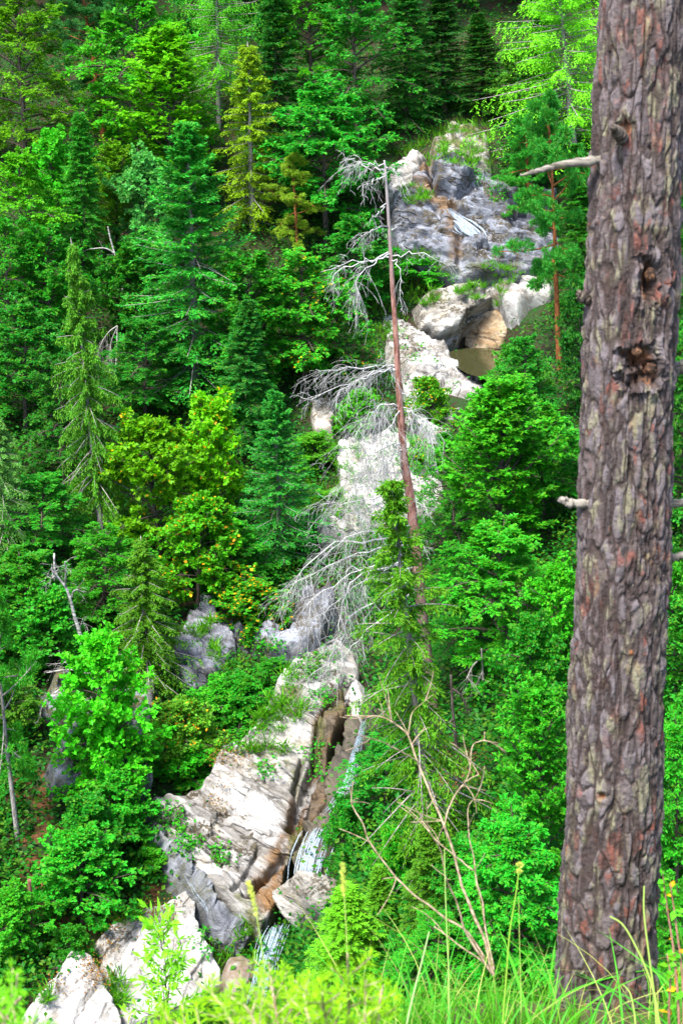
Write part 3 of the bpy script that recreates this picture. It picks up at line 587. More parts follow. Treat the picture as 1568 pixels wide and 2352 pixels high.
def plant(kind, name, cat, bx, by, tx, ty, wpx, tint, label, group=None, alpha=1.0, d=None, bark=None, sz=1.0):
    b, ax, H, d = aim(bx, by, tx, ty, d); mt, mc, PH, PR = PROTO[kind]; k = NTREE[0]; NTREE[0] += 1
    W = wpx/F*d
    e = empty(name, b, label, cat, group)
    q = UPV_V.rotation_difference(Vector(ax)) @ Quaternion((0, 0, 1), k*2.4+.3)
    e.rotation_mode = 'QUATERNION'; e.rotation_quaternion = q; sxy = W/(2*PR)*1.08; e.scale = (sxy, sxy, H/PH)
    for nm, me in (('trunk', mt), ('crown', mc)):
        o = bpy.data.objects.new(nm, me); C.objects.link(o); o.parent = e
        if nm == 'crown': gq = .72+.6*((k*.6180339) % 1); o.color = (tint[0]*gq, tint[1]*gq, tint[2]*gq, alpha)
        elif bark: o.material_slots[0].link = 'OBJECT'; o.material_slots[0].material = bark
    return e
UPV_V = Vector((0, 0, 1))
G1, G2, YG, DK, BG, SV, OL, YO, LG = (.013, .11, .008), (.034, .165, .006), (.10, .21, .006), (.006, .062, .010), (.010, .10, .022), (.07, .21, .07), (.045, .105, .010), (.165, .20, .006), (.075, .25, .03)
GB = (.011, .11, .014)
gL, gR, gT = 'trees on the left slope', 'trees on the right bank', 'trees along the top of the slope'
TREES = [
 # back row
 ('beech0','beech_tree','beech',60,430,40,-70,290,(.10,.20,.006),'yellow-green beech filling the top left corner of the picture',gT),
 ('beech1','beech_tree','beech',320,440,305,-70,300,(.03,.15,.008),'dark green beech at the top edge between the twisted pine and the larch',gT),
 ('pine0','pine_tree','pine',240,330,190,-40,170,(.02,.10,.035),'twisted dark-stemmed pine with crooked bare limbs at upper left',gT),
 ('larch0','larch_tree','larch',503,300,495,-140,230,(.05,.17,.010),'grey-stemmed larch with hanging pale sprays at the top edge left of the golden spruce',gT),
 ('spray0','beech_tree','beech',405,520,365,60,290,(.09,.22,.006),'bright beech with upright pointed yellow-green tips left of the golden spruce',gL),
 ('thin0','spruce_tree','spruce',582,530,567,95,170,YO,'slender golden spruce with orange top standing above the blue-green fir',gL),
 ('spruce0','spruce_tree','spruce',640,400,625,-90,170,DK,'tall dark spruce reaching the top edge right of the golden spruce',gT),
 ('pine1','pine_tree','pine',685,620,674,355,115,(.17,.19,.02),'small yellowing pine with thin red-brown stem below and right of the golden spruce',gL),
 ('beech2','beech_tree','beech',750,560,735,170,270,(.012,.12,.014),'broad green beech left of the white rock face by the grey cliff',gL),
 ('beech0','beech_tree','beech',825,360,800,-60,240,(.012,.12,.015),'bluish green beech at the top edge above the white rock face',gT),
 ('beech1','beech_tree','beech',715,330,712,-90,220,G2,'fresh green beech at the top edge between the tall dark spruce and the bluish beech',gT),
 ('spruce1','spruce_tree','spruce',930,300,935,-80,170,DK,'dark spruce at the top edge left above the grassy rock knob',gT),
 ('spruce2','spruce_tree','spruce',1020,260,1010,-60,170,(.006,.055,.012),'darkest spruce at the top edge straight above the grassy rock knob',gT),
 ('spruce0','spruce_tree','spruce',1110,260,1098,30,150,(.008,.07,.012),'dark spruce right above the rock knob, left of the pale-leaved bush',gT),
 ('maple0','maple_tree','maple',1195,300,1180,110,140,(.06,.13,.02),'small pale olive-leaved tree in front of dark spruces under the larch',gT),
 ('spruce1','spruce_tree','spruce',1235,330,1240,10,150,DK,'dark spruce behind the hanging larch branches at upper right',gT),
 ('larch0','larch_tree','larch',1325,440,1275,-110,440,(.10,.24,.010),'light green feathery larch at the top beside the big foreground trunk',gT),
 ('pine0','scots_pine','pine',1284,850,1258,225,170,(.018,.125,.022),'orange-stemmed scots pine right of the grey cliff',gR),
 ('spruce2','spruce_tree','spruce',1335,720,1325,330,160,G1,'green spruce squeezed between the orange-stemmed pine and the foreground trunk',gR),
 ('beech2','beech_tree','beech',1335,960,1330,640,110,DK,'dark green tree right behind the lower orange pine stem',gR),
 # left middle
 ('beech1','beech_tree','beech',55,680,45,330,200,(.06,.19,.006),'green beech at the left edge in the upper third of the picture',gL),
 ('maple1','maple_tree','maple',128,620,118,290,160,(.030,.17,.010),'bright green maple at upper left below the twisted pine',gL),
 ('spruce1','spruce_tree','spruce',192,680,185,258,150,(.015,.11,.012),'narrow green spruce at upper left left of the silvery tree',gL),
 ('spray1','beech_tree','beech',268,620,266,318,150,(.09,.17,.006),'small beech with upright yellowish tips just left above the silvery tree',gL),
 ('beech0','beech_tree','beech',20,820,15,480,190,G1,'green beech at the left edge below the twisted pine group',gL),
 ('beech2','beech_tree','beech',115,830,110,500,190,(.014,.125,.010),'rounded green beech left of the upper part of the hanging spruce',gL),
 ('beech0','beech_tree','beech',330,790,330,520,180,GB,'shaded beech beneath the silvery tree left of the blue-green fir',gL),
 ('fir0','fir_tree','fir',452,905,430,283,340,(.014,.125,.018),'large blue-green fir with layered branches in the middle of the left slope',gL),
 ('maple2','whitebeam_tree','whitebeam',340,640,330,345,170,SV,'silvery pale green tree tucked against the left side of the blue-green fir',gL),
 ('beech1','beech_tree','beech',700,900,690,560,250,(.020,.13,.010),'green beech with a few yellow leaves left of the dead pine top',gL,.96),
 ('beech2','beech_tree','beech',580,930,575,560,220,G1,'dense beech right of the blue-green fir',gL),
 ('weep0','spruce_tree','spruce',238,1270,163,545,190,(.055,.14,.012),'tall light green spruce with hanging branchlets leaning at left',gL),
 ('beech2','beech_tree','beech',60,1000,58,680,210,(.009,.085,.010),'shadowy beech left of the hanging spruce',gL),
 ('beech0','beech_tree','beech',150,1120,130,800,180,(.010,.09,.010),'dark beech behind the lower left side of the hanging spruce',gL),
 ('maple0','maple_tree','maple',300,800,290,560,150,(.018,.14,.012),'maple with clear green leaves around the thin bare snag',gL),
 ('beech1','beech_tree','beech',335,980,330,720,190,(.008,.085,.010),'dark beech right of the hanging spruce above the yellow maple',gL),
 ('spruce0','spruce_tree','spruce',560,1040,570,690,170,(.012,.10,.020),'half hidden spruce between the blue-green fir and the dead pine',gL),
 ('maple1','maple_tree','maple',562,1010,555,845,130,(.030,.18,.024),'small light green maple above the right shoulder of the yellow maple',gL),
 ('fir1','fir_tree','fir',648,1300,630,900,210,(.014,.125,.024),'small blue-green fir with thin grey stem left of the dead pine',gL),
 ('maple2','maple_tree','maple',372,1290,330,955,250,(.095,.20,.003),'yellow maple, the broad left crown of the yellow pair',gL,.985),
 ('maple0','maple_tree','maple',478,1230,478,905,190,(.085,.20,.003),'yellow maple, the taller right crown of the yellow pair',gL,.97),
 ('maple1','maple_tree','maple',455,1400,460,1130,220,(.045,.17,.005),'yellow-green maple dotted with orange leaves below the yellow pair',gL,.945),
 ('weep1','spruce_tree','spruce',15,1270,-5,950,160,(.05,.10,.03),'grey-green spruce hung with lichen at the left edge halfway down',gL),
 ('beech1','beech_tree','beech',95,1280,95,1080,190,(.014,.12,.012),'low beech at left between the lichen-hung spruce and the hanging spruce',gL),
 ('beech2','beech_tree','beech',50,1500,50,1250,220,(.020,.13,.010),'green beech at the left edge behind the dead birch',gL),
 ('maple0','maple_tree','maple',120,1570,100,1350,190,(.018,.13,.012),'green maple around the foot of the dead birch',gL),
 ('beech0','beech_tree','beech',240,1450,240,1200,210,(.020,.13,.008),'green beech right of the dead birch top',gL),
 ('weep1','spruce_tree','spruce',340,1590,322,1230,230,(.055,.13,.008),'olive ragged spruce left of the blue-grey layered crag',gL),
 ('beech1','beech_tree','beech',530,1370,525,1190,170,(.014,.12,.010),'green beech between the orange-dotted maple and the small blue-green fir',gL),
 ('maple2','maple_tree','maple',590,1470,575,1330,180,(.025,.14,.008),'low maple with scattered orange leaves above the grey overhang wall',gL,.90),
 ('maple1','maple_tree','maple',255,1850,228,1450,250,(.035,.20,.008),'bright lime green maple in the lower left in front of shaded rock',gL),
 ('maple0','maple_tree','maple',255,1840,245,1650,230,(.030,.18,.008),'lower bright maple spreading over the shaded rock at lower left',gL),
 ('shrub0','birch_tree','birch',432,1770,420,1610,190,(.09,.20,.02),'light yellow-green birch above the left corner of the great slab',gL,.95),
 ('shrub1','bush','bush',430,1800,425,1705,160,(.020,.17,.008),'bright green bush overhanging the upper left edge of the great slab',gL),
 ('shrub0','bush','bush',560,1660,555,1560,170,(.014,.13,.010),'green bush above the upper left rim of the great slab',gL),
 ('shrub1','bush','bush',520,1650,510,1565,150,(.020,.13,.008),'grassy green bush right below the layered crag',gL),
 ('maple2','maple_tree','maple',190,2120,180,1910,215,(.015,.15,.012),'dense rounded maple above the flat sunlit slab',gL),
 ('maple0','maple_tree','maple',215,2030,205,1830,180,(.013,.13,.012),'maple right of the rusty litter slope at lower left',gL),
 ('maple1','maple_tree','maple',275,1950,265,1770,180,(.014,.13,.010),'maple overhanging the dark ledge left of the great slab',gL),
 ('maple2','maple_tree','maple',40,2200,25,2040,150,(.025,.16,.010),'light green maple at the left edge near the bottom',gL),
 ('shrub0','bush','bush',165,2225,165,2130,110,(.016,.14,.010),'green bush between the two pale slabs at lower left',gL),
 ('shrub1','bush','bush',345,2010,345,1950,110,(.03,.14,.008),'bush on the litter slope left of the thin trickle',gL),
 ('shrub1','bush','bush',20,1700,10,1560,150,(.05,.12,.012),'olive bush at the left edge beside the dim rock step',gL),
 ('pine1','spruce_tree','spruce',42,1930,-25,1350,150,(.02,.12,.012),'leaning bare grey stem at the left edge with a thin high crown',gL,1,None),
 # middle and right
 ('spray0','hornbeam_tree','hornbeam',1140,1340,1150,865,330,(.030,.15,.008),'large hornbeam right of the dead pine with yellowish top',gR),
 ('beech0','beech_tree','beech',1045,1270,1035,980,190,(.016,.13,.010),'beech between the dead pine stem and the large hornbeam',gR),
 ('beech2','beech_tree','beech',1250,1220,1240,905,200,(.016,.12,.010),'beech below the orange pine beside the foreground trunk',gR),
 ('beech1','beech_tree','beech',1155,1590,1150,1190,330,(.024,.16,.010),'bright layered beech right of the golden-green near spruce',gR),
 ('maple1','maple_tree','maple',1225,1730,1220,1410,190,(.016,.155,.014),'maple with large leaves below the bright layered beech',gR),
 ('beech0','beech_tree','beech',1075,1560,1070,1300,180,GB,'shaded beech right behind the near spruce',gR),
 ('spray1','hornbeam_tree','hornbeam',1245,2060,1235,1550,250,(.026,.18,.010),'bright hornbeam sprays left of the lower foreground trunk',gR),
 ('beech2','beech_tree','beech',1180,2300,1180,1860,260,(.012,.14,.012),'low green beech above the grass beside the foreground trunk',gR),
 ('maple2','maple_tree','maple',1290,1560,1285,1290,150,(.035,.20,.010),'brightest green maple touching the left side of the foreground trunk',gR),
 ('spruce0','spruce_tree','spruce',1000,2150,985,1880,160,(.05,.12,.010),'small olive spruce behind the bare sapling',gR),
 ('spruce1','spruce_tree','spruce',805,2320,800,2035,230,(.075,.17,.010),'fresh green spruce below the rounded boulder',gR),
 ('shrub0','bush','bush',790,2010,795,1840,110,(.014,.14,.014),'green bush hiding the middle of the lower waterfall',gR),
 ('shrub1','bush','bush',905,2110,905,1920,130,(.025,.17,.012),'bright green bush left of the small olive spruce',gR),
 ('spruce2','spruce_tree','spruce',870,2200,868,1990,130,(.055,.13,.010),'young spruce between the fresh green spruce and the olive one',gR),
 ('shrub0','bush','bush',830,1830,840,1730,90,(.010,.10,.010),'dark bush hanging over the upper part of the lower waterfall',gR),
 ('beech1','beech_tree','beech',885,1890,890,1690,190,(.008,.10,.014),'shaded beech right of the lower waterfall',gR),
 ('fir1','fir_tree','fir',1278,2270,1274,1950,120,(.045,.17,.012),'young fir touching the foot of the foreground trunk from the left',gR),
 ('beech2','beech_tree','beech',1060,2120,1060,1920,180,(.012,.13,.012),'low beech behind the bare sapling stems',gR),
 ('beech0','beech_tree','beech',1000,2290,1000,2110,230,(.014,.12,.010),'dark leafy bank tree behind the grass at the bottom',gR),
 ('beech1','beech_tree','beech',1550,1700,1545,1270,170,(.026,.16,.010),'beech right of the foreground trunk halfway down',gR),
 ('beech2','beech_tree','beech',1555,2080,1550,1640,170,(.016,.14,.010),'beech right of the foreground trunk in the lower third',gR),
 ('beech0','beech_tree','beech',1550,2420,1550,2000,180,(.022,.16,.010),'beech right of the foot of the foreground trunk',gR),
 ('beech1','beech_tree','beech',1570,1250,1565,800,170,(.012,.10,.010),'dark beech right of the foreground trunk in the upper half',gR),
 ('spruce1','spruce_tree','spruce',1590,800,1585,200,170,DK,'dark spruce at the right edge behind the upper foreground trunk',gR),
 ('shrub0','bush','bush',1190,940,1185,800,150,(.03,.14,.015),'green bush at the right rim of the brown pool',gR),
 ('shrub1','bush','bush',1135,985,1135,895,120,(.028,.16,.010),'bush below the right end of the brown pool',gR),
 ('beech1','beech_tree','beech',1205,990,1200,760,130,(.010,.11,.014),'dark beech left of the lower orange pine stem',gR),
 ('shrub0','bush','bush',985,990,985,870,120,(.06,.17,.010),'yellow-green bush right of the dead pine under the pool slab',gR,.95),
 ('shrub1','bush','bush',960,1120,960,1010,90,(.05,.17,.010),'small yellowish bush right against the dead pine stem',gR,.95),
 ('beech2','beech_tree','beech',830,720,825,480,180,(.012,.12,.014),'green beech left of the dead pine top below the white rock face',gL),
 ('beech0','beech_tree','beech',780,900,775,650,170,(.014,.13,.012),'beech behind the long left branches of the dead pine',gL,.97),
 ('shrub0','bush','bush',830,1000,825,900,130,(.04,.15,.010),'bush behind the dead pine at the height of its longest bare branch',gL),
 ('shrub1','bush','bush',720,1080,715,1000,140,(.05,.16,.010),'bush below the brown earth bank left of the dead pine',gL),
 ('shrub0','bush','bush',960,660,960,590,150,(.020,.14,.010),'spreading green bush under the foot of the grey cliff',gL),
 ('shrub1','bush','bush',760,1200,750,1130,150,(.06,.15,.010),'grassy bush at the left end of the white boulder field',gL),
 ('beech1','beech_tree','beech',640,1600,625,1510,110,(.012,.13,.010),'small beech below the lowest bare branch of the dead pine',gL),
 ('pine1','pine_tree','pine',1215,570,1205,270,120,(.02,.13,.02),'feathery green pine boughs hanging over the right part of the cliff',gR),
 ('spray1','beech_tree','beech',1220,470,1215,250,180,(.02,.15,.03),'bluish bright tree top above the orange-stemmed pine, left of the trunk stub',gR),
]
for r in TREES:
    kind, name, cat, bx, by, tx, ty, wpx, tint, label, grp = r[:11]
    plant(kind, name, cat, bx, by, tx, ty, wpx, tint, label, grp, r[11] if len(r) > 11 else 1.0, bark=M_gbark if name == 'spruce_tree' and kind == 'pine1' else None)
# ------------------------------------------------------------------ ground cover
def scatter(name, n, box, kind, seed, mat, tint, avoid=True, size=.16, clump=.5, only=None):
    g = np.random.default_rng(seed); px = g.uniform(box[0], box[2], n*2); py = g.uniform(box[1], box[3], n*2)
    ok = np.ones(n*2, bool)
    if only: ok &= np.any([inside(px, py, q) for q in only], 0)
    if avoid:
        for q in ROCKS: ok &= sdf(px, py, q) < -(22 if kind == 'leaf' else 4)
        for q in BARE: ok &= ~inside(px, py, q) | (g.random(len(px)) < .05)
    px, py = px[ok][:n], py[ok][:n]; d = hit(px, py); c = P(px, py, d)
    mb = MB(); m = len(c)
    if kind == 'leaf':
        k = 26; pos = np.repeat(c, k, 0)+g.normal(size=(m*k, 3))*np.array([clump, clump, clump*.45])+np.array([0, 0, .25]); h = m*k
        dr = unit(g.normal(size=(h, 3))*np.array([1, 1, .4])); nr = unit(UPV+g.normal(size=(h, 3))*.5); s = size*(.6+.8*g.random(h))
        leaves(mb, pos, dr, nr, s, s*.65, np.clip(.5*g.random(h)+.5*np.repeat(g.random(m), k), 0, 1))
    else:
        k = 30; h = m*k; pos = np.repeat(c, k, 0)+g.normal(size=(h, 3))*np.array([.16, .16, .05])
        dr = unit(np.c_[g.normal(size=(h, 2))*.55, .6+.5*g.random(h)]); s = size*(.6+.8*g.random(h))
        leaves(mb, pos-np.array([0, 0, .08]), dr, unit(g.normal(size=(h, 3))), s, s*.09, np.clip(.5*g.random(h)+.5*np.repeat(g.random(m), k), 0, 1), .4)
    o = link(name, mb.mesh(name, False), mat); o.color = (*tint, 1); return tag(o, kind='stuff')
scatter('undergrowth', 13000, (-120, 40, 1680, 2380), 'leaf', 3, M_leaf, (.009, .068, .008), size=.15, clump=.5)
GR = [[(900,350),(960,330),(1000,285),(1040,280),(1130,280),(1120,330),(1060,380),(1000,390),(940,400)], [(905,440),(975,420),(1000,455),(930,470)], [(890,560),(960,540),(1050,630),(1060,660),(980,680),(880,720),(860,640)], [(850,600),(930,600),(940,720),(850,830),(820,760)],
      [(1050,630),(1110,640),(1090,670),(1040,670)], [(1120,590),(1190,590),(1170,650),(1110,640)], [(740,860),(900,880),(900,1000),(780,1010),(720,960)], [(590,1570),(700,1540),(690,1640),(600,1690),(560,1650)], [(480,2190),(590,2250),(520,2260),(480,2230)], [(430,1470),(480,1440),(560,1560),(470,1600)], [(700,1090),(880,1100),(880,1260),(700,1280)], [(470,2080),(560,2150),(590,2200),(520,2210),(470,2150)]]
scatter('grass', 3600, (0, 250, 1300, 2300), 'blade', 5, M_leaf, (.075, .16, .008), False, .42, only=GR)

# ------------------------------------------------------------------ the wood higher up, one mass behind the back row
def wood(name, rows, seed, tint, keep=.24, grow=1.9, s0=1.0, s1=1.5):
    g = np.random.default_rng(seed); mb = MB()
    for key in rows:
        me = PROTO[key][1]; n = len(me.vertices); co = np.empty(n*3, np.float32); me.vertices.foreach_get('co', co); co = co.reshape(-1, 4, 3).astype(float)
        va = np.empty(n, np.float32); me.attributes['var'].data.foreach_get('value', va); va = va.reshape(-1, 4)
        for (x, y) in rows[key]:
            pick = g.random(len(co)) < keep; q = co[pick]; c = q.mean(1, keepdims=True); q = c+(q-c)*grow; a = g.random()*6.28; s = g.uniform(s0, s1); ca, sa = math.cos(a), math.sin(a)
            q = np.stack([q[..., 0]*ca-q[..., 1]*sa, q[..., 0]*sa+q[..., 1]*ca, q[..., 2]], -1)*np.array([s*.95, s*.95, s*1.15])+np.array([x, y, terr(x, y)-.5]); m = len(q)
            mb.add(q.reshape(-1, 3), np.arange(4*m).reshape(m, 4), None, va[pick].reshape(-1))
    o = link(name, mb.mesh(name, False), M_need); o.color = (*tint, 1); return tag(o, kind='stuff')
_g = np.random.default_rng(5); _pos = [(x+_g.normal()*1.2, y+_g.normal()*1.5) for y in (88, 93, 98, 104, 111, 119, 127) for x in np.arange(-34, 35, 3.6)]
wood('wood', {'beech0': _pos[0::3], 'spruce0': _pos[1::3], 'spruce2': _pos[2::6], 'beech1': _pos[5::6]}, 9, (.011, .10, .012))

# ------------------------------------------------------------------ grass and small plants rooted on the rocks
_rv = np.concatenate(RV); _rx, _ry, _rd = proj(_rv)
def on_rock(px, py):
    out = np.zeros((len(px), 3)); ok = np.zeros(len(px), bool)
    for i in range(len(px)):
        m = np.where((np.abs(_rx-px[i]) < 4) & (np.abs(_ry-py[i]) < 4))[0]
        if len(m): out[i] = _rv[m[np.argmin(_rd[m])]]; ok[i] = True
    return out[ok]
def tufts(name, areas, kind, seed, tint, size):
    g = np.random.default_rng(seed); c = []
    for pg, n in areas:
        q = np.array(pg, float); x = g.uniform(q[:, 0].min(), q[:, 0].max(), n*3); y = g.uniform(q[:, 1].min(), q[:, 1].max(), n*3); o = inside(x, y, pg); c.append(on_rock(x[o][:n], y[o][:n]))
    c = np.concatenate(c); m = len(c); mb = MB()
    if kind == 'blade':
        k = 26; h = m*k; pos = np.repeat(c, k, 0)+g.normal(size=(h, 3))*np.array([.09, .09, .03]); dr = unit(np.c_[g.normal(size=(h, 2))*.6, .5+.5*g.random(h)]+np.array([0, -.25, 0])); s = size*(.5+.8*g.random(h))*np.repeat(.6+.8*g.random(m), k)
        leaves(mb, pos, dr, unit(g.normal(size=(h, 3))), s, s*.085, np.clip(.5*g.random(h)+.5*np.repeat(g.random(m), k), 0, 1), .4)
    else:
        k = 30; h = m*k; pos = np.repeat(c, k, 0)+g.normal(size=(h, 3))*np.array([.17, .17, .10])+np.array([0, -.05, .06]); dr = unit(g.normal(size=(h, 3))*np.array([1, 1, .4])); s = size*(.6+.8*g.random(h))
        leaves(mb, pos, dr, unit(UPV+g.normal(size=(h, 3))*.5), s, s*.65, g.random(h))
    o = link(name, mb.mesh(name, False), M_leaf); o.color = (*tint, 1); return tag(o, kind='stuff')
tufts('grass', [([(915,430),(975,425),(985,462),(930,468)], 26), ([(990,300),(1050,280),(1120,290),(1125,380),(1000,390)], 60), ([(915,560),(985,580),(1045,640),(1000,670),(930,610)], 40), ([(1045,650),(1110,650),(1100,690),(1050,690)], 18), ([(1100,600),(1200,600),(1190,660),(1110,650)], 24), ([(960,690),(1000,670),(1010,700),(970,720)], 8), ([(1130,650),(1160,650),(1150,720),(1125,720)], 12),
  ([(590,1610),(690,1560),(700,1640),(640,1690),(590,1680)], 46), ([(560,1720),(620,1700),(680,1720),(600,1740)], 14), ([(435,1440),(490,1420),(480,1450),(440,1470)], 16), ([(480,1480),(520,1470),(500,1530)], 10), ([(560,2110),(590,2150),(540,2150)], 10), ([(640,1545),(760,1500),(740,1540),(660,1580)], 14), ([(740,1080),(850,1000),(900,1050),(800,1180)], 26), ([(875,740),(930,760),(900,800),(870,780)], 10), ([(260,2230),(300,2290),(280,2330),(240,2260)], 16), ([(250,2100),(330,2085),(300,2120),(250,2140)], 8), ([(60,2290),(110,2240),(120,2300)], 8)], 'blade', 41, (.06, .15, .008), .34)
tufts('undergrowth', [([(400,1900),(460,1940),(440,1990),(400,1960)], 10), ([(480,1930),(520,1950),(500,1990)], 6), ([(345,1860),(400,1850),(420,1900),(370,1900)], 12), ([(590,1740),(640,1770),(620,1800)], 5), ([(700,1600),(760,1560),(750,1620)], 8), ([(440,2100),(500,2180),(470,2200)], 6), ([(470,1370),(500,1365),(495,1400)], 6), ([(560,1440),(660,1470),(640,1500),(560,1480)], 12), ([(700,1720),(740,1700),(740,1780),(705,1800)], 8), ([(1090,380),(1180,440),(1160,480),(1090,420)], 16), ([(985,610),(1050,650),(1000,660)], 10)], 'leaf', 43, (.018, .13, .010), .11)
tufts('undergrowth', [([(770,1000),(930,1000),(1010,1090),(1000,1180),(850,1220),(740,1260),(760,1100)], 46), ([(920,910),(1045,920),(1020,1010),(930,990)], 16), ([(868,745),(960,770),(1030,830),(1090,900),(960,880),(890,800)], 9), ([(640,1510),(780,1490),(810,1570),(700,1560)], 16), ([(500,1735),(640,1560),(620,1650),(520,1760)], 22)], 'leaf', 53, (.028, .12, .010), .11)
tufts('leaf_litter', [([(140,2190),(230,2190),(250,2280),(180,2240)], 16), ([(320,2085),(410,2070),(390,2120),(330,2120)], 14), ([(500,1720),(600,1690),(560,1760),(500,1760)], 10), ([(60,2290),(140,2230),(120,2300)], 6), ([(470,1830),(520,1800),(500,1860)], 6), ([(240,2110),(300,2100),(250,2170)], 8)], 'leaf', 47, (.17, .05, .022), .06)
# woods continuing past the picture's sides and behind the big stem
_q = [(px+_g.normal()*15, py+_g.normal()*25) for py in (300, 520, 760, 1000, 1240, 1480, 1720) for px in (-560, -440, -330, 1455, 1650, 1750, 1850, 1960)]
_q = np.array([P(a, b, float(hit(a, b)[0])) for a, b in _q])[:, :2]
wood('wood', {'beech0': _q[0::3], 'beech1': _q[1::3], 'spruce1': _q[2::3]}, 10, (.013, .11, .011), .45, 1.25, .45, .62)
# ------------------------------------------------------------------ helper: picture polyline -> world at a given world y
def on_y(path, y):
    p = np.array(path, float); r = ray(p[:, 0], p[:, 1]); return r*(np.broadcast_to(y, (len(p),))/r[:, 1])[:, None]
def twiggy(mb, pts, rad, g, n, ln, droop, sub=3, t0=.25, r=.0056, spread=.7, a=0.):
    """a bare branch with fine hanging twigs"""
    K = len(pts); tubes(mb, pts[None], rad[None], 5, np.full((1, K), a))
    if n == 0: return
    t = t0+(1-t0)*g.random(n)**.8; u = t*(K-1); i = np.minimum(u.astype(int), K-2); f = (u-i)[:, None]
    p = pts[i]*(1-f)+pts[i+1]*f; tan = unit(pts[i+1]-pts[i])
    d = unit(tan*.75+g.normal(size=(n, 3))*spread+np.array([0, 0, -droop*.5])); be = np.c_[np.zeros((n, 2)), -droop*np.ones(n)]+g.normal(size=(n, 3))*.12
    L = ln*(.4+.9*g.random(n))
    tubes(mb, curve_pts(p, d, be, L, 6), np.linspace(1, .4, 6)[None]*np.full((n, 1), r), 3, np.full((n, 1), a), cap=False)
    if sub:
        s2, d2, t2, l2 = kids(p, d, be, L, sub, .25, 1., .6, .55, g, .4, .3); b2 = np.c_[np.zeros((len(s2), 2)), -droop*.8*np.ones(len(s2))]
        tubes(mb, curve_pts(s2, d2, b2, l2, 5), np.linspace(1, .4, 5)[None]*np.full((len(s2), 1), r*.7), 3, np.full((len(s2), 1), a), cap=False)
        s3, d3, t3, l3 = kids(s2, d2, b2, l2, 2, .3, 1., .5, .6, g, .4, .3); b3 = np.c_[np.zeros((len(s3), 2)), -droop*.6*np.ones(len(s3))]
        tubes(mb, curve_pts(s3, d3, b3, l3, 4), np.linspace(1, .5, 4)[None]*np.full((len(s3), 1), r*.55), 3, np.full((len(s3), 1), a), cap=False)
def place(o, org):
    """move the origin of a world-built mesh to org"""
    o.data.transform(Matrix.Translation(-Vector(org))); o.location = org if o.parent is None else (0, 0, 0)
# ------------------------------------------------------------------ the dead pine in the middle
M_hair = bark_mat('lichen_grey_twigs', (.22, .215, .21), (.46, .46, .45))
path = [(882,368),(885,395),(893,520),(900,640),(908,760),(915,880),(920,960),(928,1060),(941,1140),(950,1220),(958,1300),(968,1400),(985,1560),(1003,1720)]
d0 = float(hit(1003, 1720)[0]); b0 = P(1003, 1720, d0); DY = b0[1]
W = spline(on_y(path, DY), 60); wpx = np.interp(np.linspace(0, 13, 60), range(14), [4, 6, 8, 11, 13, 15, 17, 20, 23, 24, 25, 26, 28, 30])
root = empty('dead_pine', b0, 'tall dead pine with bare drooping grey branches standing in front of the pool and cliff', 'dead tree')
mb = MB(); tubes(mb, W[None, ::-1], (wpx/2/F*(W@FWD))[None, ::-1], 10, np.linspace(0, 1, 60)[None])
t = NT('dead_pine_bark'); va = t.attr('var'); n = t.noise(t.coord((5, 5, 1.2)), 2.5, 6, .7)
c = t.mix(t.ramp(n, .4, .6), (.13, .05, .035), (.29, .15, .12)); c = t.mix(t.ramp(va, .70, .95), c, (.30, .28, .275)); c = t.mix(t.math('MULTIPLY', t.ramp(va, .30, .12), .8), c, (.10, .075, .07))
t.pbr(c, .85, t.bump(n, .03), .2)
o = link('trunk', mb.mesh('dead_pine_trunk'), t.m, root); place(o, b0)
